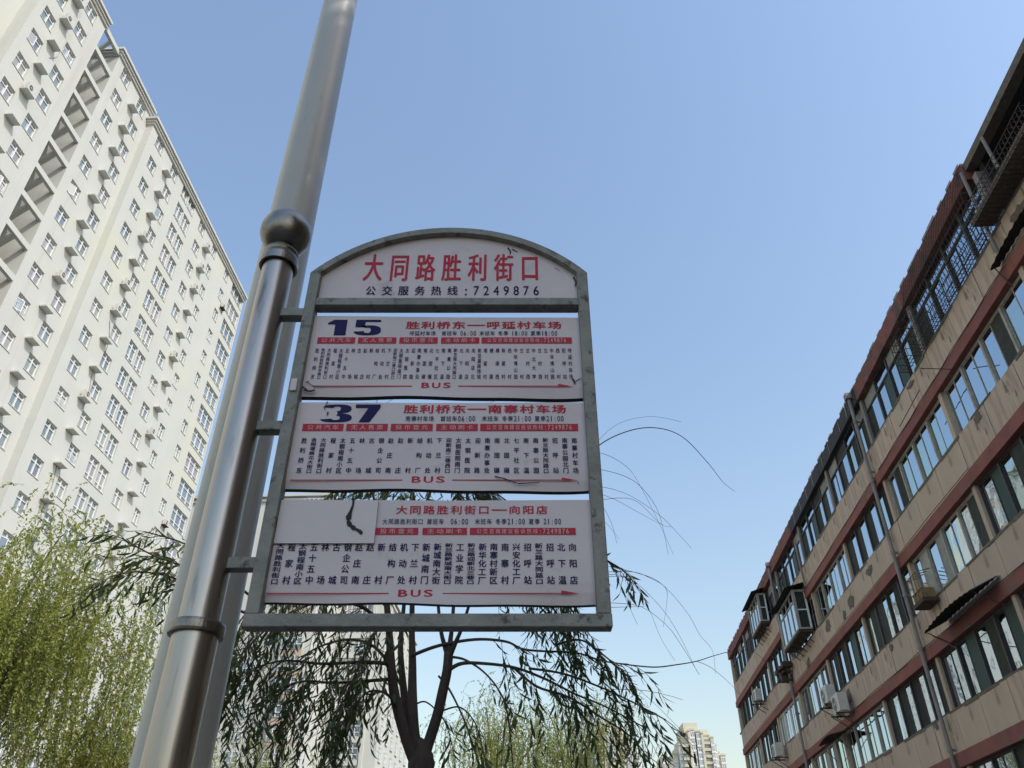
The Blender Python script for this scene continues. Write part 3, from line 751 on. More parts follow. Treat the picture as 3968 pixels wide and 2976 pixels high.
# protruding bay windows with roofs and iron struts
def bay_window(v0, v1, z0, z1, proj=0.75, nm='d'):
    o = empty('bay_window', TR(XF, v0, z0)); o.parent = old
    W = v1 - v0; H = z1 - z0; P = -proj
    f = MB()
    f.box(P, 0, -0.08, 0.0, W, 0); f.box(P, 0, H - 0.1, 0, W, H)
    for y in (0, W - 0.12): f.box(P, y, 0, P + 0.12, y + 0.12, H - 0.1)
    n = 4
    for k in range(1, n): f.box(P + 0.01, k * W / n - 0.03, 0, P + 0.07, k * W / n + 0.03, H - 0.1)
    f.box(P + 0.012, 0.12, H * 0.68, P + 0.06, W - 0.12, H * 0.68 + 0.05)
    f.build('frame', M['cream_frame'], o)
    g_ = MB(); g_.box(P + 0.02, 0.5 * W, H * 0.68 - 0.4, P + 0.05, 0.62 * W, H * 0.68)
    p = MB(); p.face([(P + 0.04, 0.1, 0), (P + 0.04, W - 0.1, 0), (P + 0.04, W - 0.1, H - 0.1), (P + 0.04, 0.1, H - 0.1)]); p.build('pane', M['pane_r'], o)
    p = MB(); p.face([(P + 0.1, 0.04, 0), (-0.02, 0.04, 0), (-0.02, 0.04, H - 0.1), (P + 0.1, 0.04, H - 0.1)]); p.build('pane', M['screen'], o)
    p = MB(); p.box(-0.10, 0.0, 0, -0.02, 0.1, H - 0.1); p.box(P + 0.1, 0.02, H * .45, -0.1, 0.06, H * .45 + .05); p.build('sash', M['white_frame'], o)
    r = MB()
    r.face([(P - 0.3, -0.25, H + 0.02), (P - 0.3, W + 0.25, H + 0.02), (0.05, W + 0.25, H + 0.28), (0.05, -0.25, H + 0.28)])
    r.face([(P - 0.3, -0.25, H - 0.02), (0.05, -0.25, H + 0.24), (0.05, W + 0.25, H + 0.24), (P - 0.3, W + 0.25, H - 0.02)])
    r.build('canopy', M['roof'], o)
    for k in range(5):
        y = 0.2 + k * (W - 0.4) / 4; s = MB()
        s.tube([(P + 0.05, y, -0.1), (-0.02, y, -0.62)], 0.022, 5); s.tube([(P + 0.05, y, -0.1), (P + 0.3, y, -0.45)], 0.018, 5); s.box(P, y - 0.02, -0.13, 0, y + 0.02, -0.085)
        s.build('strut', M['rust'], o)
    u = MB(); u.box(P, 0.0, -0.2, -0.05, W, -0.135); u.build('tray', M['rust'], o)
    return o
bay_window(35.7, 38.9, 11.15, 12.85, 0.62)
bay_window(43.2, 46.0, 13.95, 15.4, 0.48)
jn = MB()
for k in range(16):
    v = 40.4 + rr.uniform(-0.3, 1.2); z = 10.4 + rr.uniform(-0.3, 0.4); jn.box(*TR(XF - rr.uniform(0.25, 0.6), v, z), *TR(XF - 0.08, v + rr.uniform(0.2, 0.5), z + rr.uniform(0.08, 0.25)))
jn.build('rubbish_tray', M['rust'], old)

# window cages (bars bulging out in front of the top storey)
def cage(v0, v1, z0, z1, proj, step=0.16, zt=None, diamond=False):
    c = MB(); r = 0.011
    n = int((v1 - v0) / step)
    for k in range(n + 1):
        v = v0 + (v1 - v0) * k / n
        c.tube([TR(XF - 0.04, v, z0), TR(XF - proj, v, z0 + 0.02), TR(XF - proj, v, z1 - 0.35), TR(XF - proj * 0.35, v, z1)], r, 3, 0, False)
    for z in [z0 + 0.02 + q * (z1 - 0.35 - z0) / 5 for q in range(6)]:
        c.tube([TR(XF - 0.04, v0, z), TR(XF - proj - 0.01, v0, z), TR(XF - proj - 0.01, v1, z), TR(XF - 0.04, v1, z)], r * 1.2, 3, 0, False)
    for q in range(3):
        x = proj * (q + 1) / 4
        c.tube([TR(XF - x, v0, z0 + 0.01), TR(XF - x, v1, z0 + 0.01)], r, 3, 0, False)
    if diamond:
        m = int((v1 - v0) / 0.2)
        for k in range(-3, m):
            a = v0 + k * 0.2
            for sg in (1, -1):
                p = a if sg > 0 else a + 0.6; q = a + 0.6 if sg > 0 else a
                p = min(max(p, v0), v1); q = min(max(q, v0), v1)
                c.tube([TR(XF - proj * 0.35, p, z1), TR(XF - 0.12, q, 16.05)], r * 0.8, 3, 0, False)
    return c.build('security_cage', M['rust'], old)
cage(14.5, 19.2, 13.78, 15.55, 0.30, 0.17, diamond=True)
cage(19.45, 20.3, 13.85, 15.45, 0.35, 0.17)
# near balcony box of bars and slabs
c = MB()
for k in range(22):
    v = 11.3 + k * 0.14
    c.tube([TR(XF, v, 13.80), TR(XF - 0.55, v, 13.82), TR(XF - 0.55, v, 14.35), TR(XF - 0.1, v, 14.4)], 0.011, 3, 0, False)
for x, z in ((0.56, 13.82), (0.56, 14.1), (0.56, 14.35), (0.3, 13.8), (0.15, 13.8)): c.tube([TR(XF - x, 11.2, z), TR(XF - x, 14.4, z)], 0.013, 3, 0, False)
c.build('security_cage', M['rust'], old)
c = MB(); c.box(*TR(XF - 0.50, 11.3, 13.84), *TR(XF - 0.02, 14.3, 14.0)); c.build('ledge_board', M['peel'], old)
c = MB(); c.tube([TR(XF - 0.1, 14.42, 15.85), TR(XF - 0.12, 14.42, 13.3), TR(XF - 0.06, 14.5, 12.9)], 0.045, 8); c.build('drain_pipe', M['pipe'], old)
c = MB(); c.tube([TR(XF - 0.1, 13.2, 14.6), TR(XF - 0.12, 13.2, 15.7)], 0.04, 8); c.build('drain_pipe', M['pipe'], old)

# awnings
def awning(v0, v1, z0, z1, proj, drop, m, label):
    a = empty('awning', rotR @ Vector((XF, v0, z1 + CAMH)), -RA); W = v1 - v0
    n = 22; s = MB()
    for k in range(n):
        y0 = W * k / n; y1 = W * (k + 1) / n; b0 = 0.02 if k % 2 else -0.015; b1 = 0.02 if (k + 1) % 2 else -0.015
        dr0 = drop + 0.25 * math.sin(3.14 * k / n) * -0.4; dr1 = drop + 0.25 * math.sin(3.14 * (k + 1) / n) * -0.4
        s.face([(-0.02, y0, b0), (-0.02, y1, b1), (-proj, y1, b1 - dr1), (-proj, y0, b0 - dr0)])
        s.face([(-0.02, y0, b0 - 0.012), (-proj, y0, b0 - dr0 - 0.012), (-proj, y1, b1 - dr1 - 0.012), (-0.02, y1, b1 - 0.012)])
    s.build('sheet', M[m], a)
    t = MB()
    for y in (0.1, W - 0.1): t.tube([(-0.02, y, -0.75), (-proj + 0.05, y, -drop - 0.03)], 0.015, 5)
    t.build('strut', M['rust'], a)
    tag(a, label, 'awning'); return a
awning(19.5, 22.9, 6.6, 7.25, 0.75, 0.35, 'roof', 'dark sagging corrugated awning over a window right of the drain pipe')
awning(11.9, 14.7, 12.7, 12.95, 0.28, 0.12, 'roof', 'short flat dark awning high up near the right edge of the photo')
awning(34.0, 36.4, 6.2, 6.62, 0.6, 0.15, 'rust', 'ragged dark awning below the two air conditioners')

# air conditioners on the old building
def acr(v, z, label, proj=0.42, sc=1.15):
    s = MB(); s.box(*TR(XF - 0.75, v - 0.4, z - 0.05), *TR(XF - 0.02, v - 0.35, z)); s.box(*TR(XF - 0.75, v + 0.35, z - 0.05), *TR(XF - 0.02, v + 0.4, z))
    s.tube([TR(XF - 0.7, v - 0.37, z - 0.05), TR(XF - 0.02, v - 0.37, z - 0.5)], 0.02, 5); s.tube([TR(XF - 0.7, v + 0.37, z - 0.05), TR(XF - 0.02, v + 0.37, z - 0.5)], 0.02, 5)
    s.build('bracket', M['rust'], old)
    air_conditioner(rotR @ Vector((XF - proj, v, z + 0.003 + CAMH)), -RA + math.pi, label, 'air conditioners on the old building', sc)
acr(34.2, 7.55, 'upper of two grey air conditioners beside the peeled wall of the old building')
acr(32.9, 6.95, 'lower of two grey air conditioners above the ragged awning')
acr(47.6, 10.75, 'small air conditioner under the second storey windows past the far drain pipe', sc=1.05)
acr(45.0, 7.45, 'air conditioner lowest and nearest the bottom edge on the old building', sc=1.1)
acr(44.5, 4.6, 'air conditioner below the frame edge of the old building')
# hanging bird-cage rack
k_ = empty('hanging_rack', rotR @ Vector((XF, 23.0, 7.95 + CAMH)), -RA)
s = MB()
for y in (0, 0.25, 0.5, 0.75):
    s.tube([(-0.02, y, 0.85), (-0.45, y, 0.75), (-0.45, y, 0.0), (-0.02, y, -0.05)], 0.016, 4)
for z in (0.0, 0.25, 0.75): s.tube([(-0.45, 0, z), (-0.45, 0.75, z)], 0.016, 4)
s.build('rail', M['yellow_paint'], k_)
s = MB(); s.box(-0.42, 0.03, 0.02, -0.05, 0.72, 0.30); s.build('tray', M['yellow_paint'], k_)
s = MB(); s.box(-0.48, -0.05, -0.12, -0.03, 0.8, -0.01); s.build('underside', M['rust'], k_)
tag(k_, 'small ochre rack of odds and ends hanging below a window left of the awning', 'rack')
# thin rods and cables on the front
for n_, (p, q) in enumerate([((23.9, 7.1, 0.1), (21.6, 6.1, 0.6)), ((17.9, 12.25, 0.1), (18.0, 12.4, 0.9)), ((20.9, 12.35, 0.55), (19.2, 12.5, 0.5))]):
    s = MB(); s.tube([TR(XF - p[2], p[0], p[1]), TR(XF - q[2], q[0], q[1])], 0.014, 4); s.build('rod', M['rust'], old)
cab = MB()
for (v0, v1, z) in ((14.5, 24.3, 12.74), (24.9, 40.5, 12.74), (19, 56, 9.9), (14.5, 33, 7.02)):
    pts = []
    for k in range(13):
        f_ = k / 12; pts.append(TR(XF - 0.09, v0 + (v1 - v0) * f_, z + 0.02 * math.sin(k * 2.1)))
    cab.tube(pts, 0.012, 4)
cab.build('cable', M['ink_black'], old)

# ------------------------------------------------------------------ bus stop sign
YS = 1.80
sign = empty('bus_stop_sign', (-0.708, YS + 0.02, 0.13))
tag(sign, 'stainless bus stop pole with three timetable boards in an arched grey frame', 'bus stop sign')
SO = Vector((-0.708, YS + 0.02, 0.13))
def build_s(mb, name, m, parent=None, smooth=False):
    mb.v = [tuple(Vector(p) - SO) for p in mb.v]
    return mb.build(name, m, parent or sign, smooth=smooth)
px_, py_ = -0.720, YS + 0.02
C = CAMH
p = MB(); p.lathe([(0.0515, 0.13), (0.0515, 0.565 + C)], 48, 0, (px_, py_)); lower = build_s(p, 'lower_tube', M['steel'], smooth=True)
p = MB(); p.lathe([(0.0465, 0.565 + C), (0.0465, 1.73 + C)], 48, 0, (px_, py_)); upper = build_s(p, 'upper_tube', M['steel'], smooth=True)
def ring(z, r, h, n):
    q = MB(); q.lathe([(0.047, z), (r, z), (r + 0.0015, z + h * 0.2), (r + 0.0015, z + h * 0.8), (r, z + h), (0.047, z + h + 0.003)], 48, 0, (px_, py_))
    return build_s(q, n, M['ball_steel'], smooth=False)
ring(0.562 + C, 0.0615, 0.027, 'collar')
q = MB(); q.lathe([(0.050, 1.694 + C), (0.0575, 1.694 + C), (0.0575, 1.722 + C), (0.053, 1.733 + C), (0.0500, 1.740 + C), (0.0530, 1.748 + C), (0.050, 1.758 + C), (0.043, 1.766 + C), (0.04, 1.775 + C)], 48, 0, (px_, py_))
build_s(q, 'cap', M['ball_steel'], smooth=False)
q = MB(); zb = 1.842 + C
q.lathe([(0.0795 * math.sin(a * math.pi / 24), zb - 0.0795 * math.cos(a * math.pi / 24)) for a in range(1, 25)], 48, 0, (px_, py_)); build_s(q, 'ball', M['ball_steel'], smooth=True)
q = MB(); q.lathe([(0.10, 0.131), (0.10, 0.15), (0.055, 0.16)], 32, 0, (px_, py_)); build_s(q, 'base_flange', M['ball_steel'])

FD = 0.040
xl0, xl1, xr0, xr1 = -0.612, -0.580, 0.196, 0.228
zB0, zB1, zS = 0.582, 0.609, 1.661
def sbox(name, x0, z0, x1, z1, m='frame', y0=YS, y1=YS + FD, bev=True):
    q = MB(); q.box(x0, y0, z0 + C, x1, y1, z1 + C)
    o = build_s(q, name, M[m])
    if bev:
        md = o.modifiers.new('bevel', 'BEVEL'); md.width = 0.0022; md.segments = 2
    return o
sbox('stile', xl0, zB1, xl1, zS - 0.001); sbox('stile', xr0, zB1, xr1, zS - 0.001)
sbox('bottom_rail', xl0 - 0.001, zB0 - 0.004, xr1 + 0.001, zB1)
sbox('crossbar', xl1, 1.531, xr0, 1.558)
for z in (1.507, 1.117, 0.733): sbox('bracket', -0.688, z - 0.014, xl0, z + 0.014, y0=YS + 0.003, y1=YS + FD - 0.003)
R_ = 0.5548; cz = 1.849 - R_; cx_ = -0.192
a0 = math.asin(0.4195 / R_)
arc = MB(); n = 30; th_ = 0.021
for k in range(n):
    t0 = -a0 + 2 * a0 * k / n; t1 = -a0 + 2 * a0 * (k + 1) / n
    def P_(t, r, y): return (cx_ + r * math.sin(t), y, cz + r * math.cos(t) + C)
    for (ra, rb_, ya, yb) in ((R_, R_, YS, YS + FD), ):
        arc.face([P_(t0, R_ - th_, YS - 0.0006), P_(t1, R_ - th_, YS - 0.0006), P_(t1, R_, YS - 0.0006), P_(t0, R_, YS - 0.0006)])
        arc.face([P_(t0, R_, YS - 0.0006), P_(t1, R_, YS - 0.0006), P_(t1, R_, YS + FD), P_(t0, R_, YS + FD)])
        arc.face([P_(t0, R_, YS + FD), P_(t1, R_, YS + FD), P_(t1, R_ - th_, YS + FD), P_(t0, R_ - th_, YS + FD)])
        arc.face([P_(t0, R_ - th_, YS + FD), P_(t1, R_ - th_, YS + FD), P_(t1, R_ - th_, YS - 0.0006), P_(t0, R_ - th_, YS - 0.0006)])
build_s(arc, 'arch', M['frame'])
sbox('clasp', xl0 + 0.006, 1.222, xl0 + 0.024, 1.262, 'panel', y0=YS - 0.006, y1=YS - 0.0005)

YP = YS + 0.021                                  # the printed face of the boards
def S(x, y):
    d = direction(x, y); return (d.x * YP / d.y, d.z * YP / d.y)
def board(name, x0, x1, z0, z1, seed, curl=0.006, top=0.0):
    r = random.Random(seed); q = MB(); nx, nz = 40, 10
    ph = r.uniform(0, 6)
    def pt(i, k, back):
        u = i / nx; w = k / nz
        y = YP + (0.003 if back else 0)
        edge = max(0.0, 1 - w * 7)                    # only the lowest strip lifts
        y += edge * curl * (0.6 + math.sin(u * 7 + ph))
        z = z0 + (z1 - z0) * w
        if k == 0: z += 0.0035 * math.sin(u * 5 + ph) + 0.0015 * math.sin(u * 17 + ph)
        if k == nz: z += top * (u - 0.5) + 0.001 * math.sin(u * 6 + ph)
        return (x0 + (x1 - x0) * u, y, z + C)
    for i in range(nx):
        for k in range(nz):
            q.face([pt(i, k, 0), pt(i + 1, k, 0), pt(i + 1, k + 1, 0), pt(i, k + 1, 0)])
            q.face([pt(i, k, 1), pt(i, k + 1, 1), pt(i + 1, k + 1, 1), pt(i + 1, k, 1)])
        q.face([pt(i, 0, 0), pt(i, 0, 1), pt(i + 1, 0, 1), pt(i + 1, 0, 0)], 1); q.face([pt(i, nz, 0), pt(i + 1, nz, 0), pt(i + 1, nz, 1), pt(i, nz, 1)], 1)
    # folded back lip under the board
    for i in range(nx):
        a = pt(i, 0, 1); b_ = pt(i + 1, 0, 1)
        q.face([a, (a[0], a[1] + 0.016, a[2] + 0.001), (b_[0], b_[1] + 0.016, b_[2] + 0.001), b_], 1)
    o = build_s(q, name, [M['panel'], M['ink_black']])
    return o
head = MB()
pts = [(xl1 - 0.002, 1.552), (xr0 + 0.002, 1.552)]
zz = lambda x: cz + math.sqrt(max(0, (R_ - 0.012) ** 2 - (x - cx_) ** 2))
xs = [xr0 + 0.002 - k * (xr0 - xl1 + 0.004) / 24 for k in range(25)]
poly = [(p_[0], YP, p_[1] + C) for p_ in pts] + [(x, YP, zz(x) + C) for x in xs]
head.face(poly); head.face([(a, b_ + 0.004, c_) for a, b_, c_ in reversed(poly)])
head_o = build_s(head, 'header_board', M['panel'])
b15 = board('route_board', xl1 - 0.004, xr0 + 0.004, 1.220, 1.501, 3, top=-0.007)
b37 = board('route_board', xl1 - 0.004, xr0 + 0.004, 0.936, 1.199, 4)
b3 = board('route_board', xl1 - 0.004, xr0 + 0.004, 0.640, 0.905, 8)

GL = {}
dg_done = {}
def glyph(ch, off):
    key = (ch, off)
    if key in GL: return GL[key]
    c = bpy.data.curves.new('t', 'FONT'); c.body = ch; c.size = 1; c.offset = off; c.resolution_u = 3
    o = bpy.data.objects.new('t', c); COL.objects.link(o)
    dg = bpy.context.evaluated_depsgraph_get()
    me = bpy.data.meshes.new_from_object(o.evaluated_get(dg))
    vs = [(v.co.x, v.co.y) for v in me.vertices]; fs = [tuple(p_.vertices) for p_ in me.polygons]
    bpy.data.objects.remove(o); bpy.data.curves.remove(c); bpy.data.meshes.remove(me)
    if ord(ch) > 0x2E00 and vs: bb = (0.0, 1.0, -0.12, 0.88)
    elif ch == ':' : bb = (-0.12, 0.34, -0.02, 0.70)
    elif vs:
        xs_ = [a for a, b_ in vs]; bb = (min(xs_) - 0.06, max(xs_) + 0.06, -0.03, 0.72)
        if ch == '1': bb = (0.06, 0.46, -0.03, 0.72)
        if ch == '—': bb = (-0.02, 1.02, -0.1, 0.62)
    else: bb = (0, 1, 0, 1)
    GL[key] = (vs, fs, bb)
    return GL[key]
def stamp(mb, ch, x0, x1, z0, z1, off, y, skew=0.0):
    if off > 0.0065:
        e = (off - 0.004) * (x1 - x0) / 1.0
        k = 0
        for dx, dz in ((-e, 0), (e, 0), (0, e * 0.5), (0, -e * 0.5)):
            stamp(mb, ch, x0 + dx, x1 + dx, z0 + dz, z1 + dz, 0.0062, y - 0.00012 * k); k += 1
        return
    vs, fs, (a, b_, c_, d_) = glyph(ch, 0.0)
    i = len(mb.v)
    for (x, z) in vs:
        w = (z - c_) / (d_ - c_)
        mb.v.append((x0 + (x1 - x0) * (x - a) / (b_ - a) + skew * w, y, z0 + (z1 - z0) * w + C))
    for f in fs:
        mb.f.append(tuple(i + k for k in f)); mb.m.append(0)
def weight(ch):
    if ch == ' ': return 0.5
    if ch == '—': return 1.25
    if ord(ch) > 0x2E00: return 1.0
    return 0.62
YT = YP - 0.0012
def line(mb, s, x0, x1, y0, y1, off=0.0, fill=0.9, wd=None, y=YT):
    """a line of print between native pixels x0..x1 and y0..y1"""
    (a, zt_), (b_, _) = S(x0, y0), S(x1, y0); zb_ = S(x0, y1)[1]
    W = sum((wd or weight)(c) for c in s); u = a
    for ch in s:
        w = (wd or weight)(ch) * (b_ - a) / W
        if ch != ' ': stamp(mb, ch, u + w * (1 - fill) / 2, u + w * (1 + fill) / 2, zb_, zt_, off, y)
        u += w
def rect(mb, x0, x1, y0, y1, y=YT):
    (a, zt_), (b_, _) = S(x0, y0), S(x1, y0); zb_ = S(x0, y1)[1]
    mb.face([(a, y, zb_ + C), (b_, y, zb_ + C), (b_, y, zt_ + C), (a, y, zt_ + C)])
def columns(mb, names_, xa, xb, y0, y1, off, size=0.8, hgt=1.35):
    (a, zt_) = S(xa, y0); zb_ = S(xa, y1)[1]; b_ = S(xb, (y0 + y1) / 2)[0]
    a = S(xa, y0)[0]
    pitch = (b_ - a) / (len(names_) - 1); gw = pitch * size
    for i, s in enumerate(names_):
        n = len(s); xc = a + i * pitch
        gh = min(gw * hgt, (zt_ - zb_) / n * 0.95)
        for k, ch in enumerate(s):
            zc = zt_ - gh / 2 - (zt_ - zb_ - gh) * (k / (n - 1) if n > 1 else 0)
            stamp(mb, ch, xc - gw / 2, xc + gw / 2, zc - gh / 2, zc + gh / 2, off, YT)
def arcband(mb, cx, cy, rx, ry, ix, iy, t0, t1, T, n=14):
    for k in range(n):
        a = math.radians(t0 + (t1 - t0) * k / n); b_ = math.radians(t0 + (t1 - t0) * (k + 1) / n)
        def e(t, x, y): 
            c_, s_ = math.cos(t), math.sin(t)
            return T(cx + x * math.copysign(abs(c_) ** 0.75, c_), cy + y * math.copysign(abs(s_) ** 0.75, s_))
        mb.face([e(a, ix, iy), e(a, rx, ry), e(b_, rx, ry), e(b_, ix, iy)])
def big_digit(mb, ch, x0, x1, y0, y1):
    (a, zt_), (b_, _) = S(x0, y0), S(x1, y0); zb_ = S(x0, y1)[1]
    T = lambda u, w: (a + (b_ - a) * u, YT, zb_ + (zt_ - zb_) * w + C)
    Q = lambda *p_: mb.face([T(*q_) for q_ in p_])
    if ch == '1':
        Q((0.38, 0), (0.98, 0), (0.98, 1), (0.38, 1)); Q((0, 0.70), (0.379, 0.70), (0.379, 1), (0.30, 1), (0, 0.80))
    if ch == '7':
        Q((0, 0.80), (1, 0.80), (1, 1), (0, 1)); Q((0.18, 0), (0.62, 0), (1, 0.799), (0.52, 0.799))
    if ch == '5':
        Q((0.05, 0.86), (0.97, 0.86), (0.97, 1), (0.05, 1)); Q((0.05, 0.52), (0.40, 0.52), (0.40, 0.859), (0.05, 0.859))
        arcband(mb, 0.5, 0.32, 0.5, 0.32, 0.13, 0.17, 118, -170, T, 20)
    if ch == '3':
        arcband(mb, 0.5, 0.75, 0.46, 0.25, 0.12, 0.13, 165, -88, T, 18); arcband(mb, 0.5, 0.249, 0.5, 0.249, 0.13, 0.12, 88, -165, T, 18)
def arrow(mb, xa, xb, xc, xd, y, yh0, yh1, t=4):
    rect(mb, xa, xb, y - t / 2, y + t / 2); rect(mb, xc, xd, y - t / 2, y + t / 2)
def arrow_head(mb, x0, x1, y0, y1):
    a, zt_ = S(x0, y0); b_ = S(x1, y1)[0]; zb_ = S(x0, y1)[1]
    mb.face([(a, YT, zb_ + C), (b_, YT, zb_ + 0.0005 + C), (a, YT, zt_ + C)])
def bus(mb, x0, x1, y0, y1):
    line(mb, 'BUS', x0, x1, y0, y1, 0.05, 0.86)
HOT = '公交咨询建议投诉热线:7249876'
C15 = '胜利桥东 胜利街胜利桥东路口 大同路胜利街口 程家村 太钢程南小区 五十五中 林场 古城 赵庄 新村 结构厂 机动处 下兰村 迎新南二巷口西口 太钢医院南门 太钢医院 迎新路 南寨办事处 南固碾 北固碾 七平社区 南下温 南寨公园 新兰路大同路口 北下温 向阳店 向阳店北 新龙盛装饰城 南翟村 横渠 横渠西 新翟村 西村 中华博山园 兰村 兰村西 中北大学 兰村西 兰村 中华博山园 西村 招呼站 呼延村车场'.split()
C37 = '胜利桥东 金刚堰路北大街口 大同路胜利街口 程家村 太钢程南小区 五十五中 林场 古城 钢企公司 赵庄南 赵庄 新村 结构厂 机动处 下兰村 迎新南二巷西口 太钢医院南门 太钢医院 迎新路 南寨办事处 南固碾 北固碾 七平社区 南下温 南寨公园 新兰路大同路口 招呼站 南寨公园北门 南寨村车场'.split()
C3 = '大同路胜利街口 程家村 太钢程南小区 五十五中 林场 古城 钢企公司 赵庄南 赵庄 新村 结构厂 机动处 下兰村 新城南门 新城南大街 新兰路新城南大街口 工业学院 新兰路迎新北三巷口 新华化工厂 南寨村新区 南寨村 兴安化工厂 招呼站 新兰路大同路口 招呼站 北下温 向阳店'.split()
def letter(mb, m, board_):
    mb.v = [tuple(Vector(p_) - SO) for p_ in mb.v]
    o = mb.build('lettering', m, board_); return o
# header
r_, n_, w_ = MB(), MB(), MB()
line(r_, '大同路胜利街口', 1405, 2102, 982, 1093, 0.030, 0.76)
line(n_, '公交服务热线:7249876', 1408, 2096, 1108, 1146, 0.026, 0.66, lambda c_: 1.0 if ord(c_) > 0x2E00 else (0.65 if c_ == ':' else 0.61))
letter(r_, M['ink_red'], head_o); letter(n_, M['ink_navy'], head_o)
# route 15
r_, n_, w_ = MB(), MB(), MB()
big_digit(n_, '1', 1274, 1349, 1240, 1300); big_digit(n_, '5', 1376, 1481, 1240, 1300)
line(r_, '胜利桥东—呼延村车场', 1572, 2178, 1246, 1276, 0.032, 0.92)
line(n_, '呼延村车场  首班车 06:00 末班车 冬季 18:00 夏季18:00', 1587, 2160, 1283, 1302, 0.0075, 0.94)
for (a, b_, s) in ((1232, 1378, '公共汽车'), (1389, 1537, '无人售票'), (1549, 1697, '投币壹元'), (1710, 1858, '主动刷卡'), (1866, 2215, HOT)):
    rect(r_, a, b_, 1308, 1332); line(w_, s, a + (12 if len(s) < 6 else 20), b_ - (12 if len(s) < 6 else 20), 1311, 1329, 0.004, 0.8, y=YT - 0.001)
columns(n_, C15, 1231, 2210, 1350, 1470, 0.012, 0.66, 1.5)
bus(r_, 1629, 1753, 1483, 1505); arrow(r_, 1212, 1597, 1776, 2163, 1497, 0, 0); arrow_head(r_, 2163, 2225, 1488, 1499.1)
letter(r_, M['ink_red'], b15); letter(n_, M['ink_navy'], b15); letter(w_, M['ink_pink'], b15)
# route 37
r_, n_, w_ = MB(), MB(), MB()
big_digit(n_, '3', 1247, 1370, 1568, 1637); big_digit(n_, '7', 1380, 1476, 1568, 1637)
line(r_, '胜利桥东—南寨村车场', 1563, 2196, 1569, 1603, 0.032, 0.92)
line(n_, '南寨村车场  首班车06:00  末班车 冬季21:00 夏季21:00', 1571, 2185, 1612, 1634, 0.0075, 0.94)
for (a, b_, s) in ((1175, 1333, '公共汽车'), (1344, 1504, '无人售票'), (1516, 1678, '投币壹元'), (1691, 1852, '主动刷卡'), (1861, 2239, HOT)):
    rect(r_, a, b_, 1643, 1671); line(w_, s, a + (14 if len(s) < 6 else 22), b_ - (14 if len(s) < 6 else 22), 1647, 1667, 0.004, 0.8, y=YT - 0.001)
columns(n_, C37, 1181, 2228, 1697, 1835, 0.026, 0.60, 1.15)
bus(r_, 1591, 1731, 1846, 1872); arrow(r_, 1126, 1559, 1752, 2177, 1861, 0, 0); arrow_head(r_, 2177, 2243, 1851, 1863.1)
letter(r_, M['ink_red'], b37); letter(n_, M['ink_navy'], b37); letter(w_, M['ink_pink'], b37)
# third board
r_, n_, w_ = MB(), MB(), MB()
line(r_, '大同路胜利街口—向阳店', 1532, 2126, 1959, 1994, 0.026, 0.88)
line(n_, '大同路胜利街口 首班车  06:00  末班车 冬季21:00 夏季 21:00', 1482, 2175, 2010, 2033, 0.0085, 0.92)
for (a, b_, s) in ((1456, 1622, '投币壹元'), (1638, 1810, '主动刷卡'), (1821, 2230, HOT)):
    rect(r_, a, b_, 2046, 2073); line(w_, s, a + (14 if len(s) < 6 else 24), b_ - (14 if len(s) < 6 else 24), 2049, 2070, 0.006, 0.8, y=YT - 0.001)
columns(n_, C3, 1090, 2221, 2105, 2265, 0.028, 0.72, 1.1)
bus(r_, 1538, 1685, 2285, 2314); arrow(r_, 1032, 1506, 1715, 2175, 2300, 0, 0); arrow_head(r_, 2175, 2248, 2288, 2302.1)
letter(r_, M['ink_red'], b3); letter(n_, M['ink_navy'], b3); letter(w_, M['ink_pink'], b3)
# white sheet over the corner of the third board, and the black tear
q = MB(); (a, z1_) = S(1468, 1940); (a2, z2_) = S(1450, 2109)
for y in (YP - 0.006, YP - 0.003):
    q.face([(xl1 + 0.001, y, z2_ + C), (a2, y, z2_ + C), (a, y, z1_ + C - 0.002), (xl1 + 0.001, y, z1_ + C - 0.002)])
y0, y1 = YP - 0.006, YP - 0.003
q.face([(a2, y0, z2_ + C), (a2, y1, z2_ + C), (a, y1, z1_ + C - .002), (a, y0, z1_ + C - .002)], 1); q.face([(xl1 + .001, y0, z2_ + C), (xl1 + .001, y1, z2_ + C), (a2, y1, z2_ + C), (a2, y0, z2_ + C)], 1)
build_s(q, 'cover_sheet', [M['sheet'], M['ink_black']])
q = MB(); w0 = [9, 8, 12, 24, 10, 22, 12, 20, 10, 12, 15, 10]
tp = [(1372, 1938), (1370, 1962), (1360, 1990), (1352, 2012), (1350, 2022), (1356, 2036), (1362, 2044), (1372, 2050), (1380, 2056), (1392, 2060), (1400, 2068), (1405, 2073)]
for k in range(len(tp) - 1):
    (xa, ya), (xb, yb) = tp[k], tp[k + 1]; d = Vector((xb - xa, yb - ya, 0)).normalized(); nn = Vector((-d.y, d.x, 0))
    pp = [(xa + nn.x * w0[k] / 2, ya + nn.y * w0[k] / 2), (xb + nn.x * w0[k + 1] / 2, yb + nn.y * w0[k + 1] / 2), (xb - nn.x * w0[k + 1] / 2, yb - nn.y * w0[k + 1] / 2), (xa - nn.x * w0[k] / 2, ya - nn.y * w0[k] / 2)]
    q.face([(S(*c_)[0], YP - 0.0075 - 0.0001 * k, S(*c_)[1] + C) for c_ in pp])
build_s(q, 'tear', M['ink_black'])
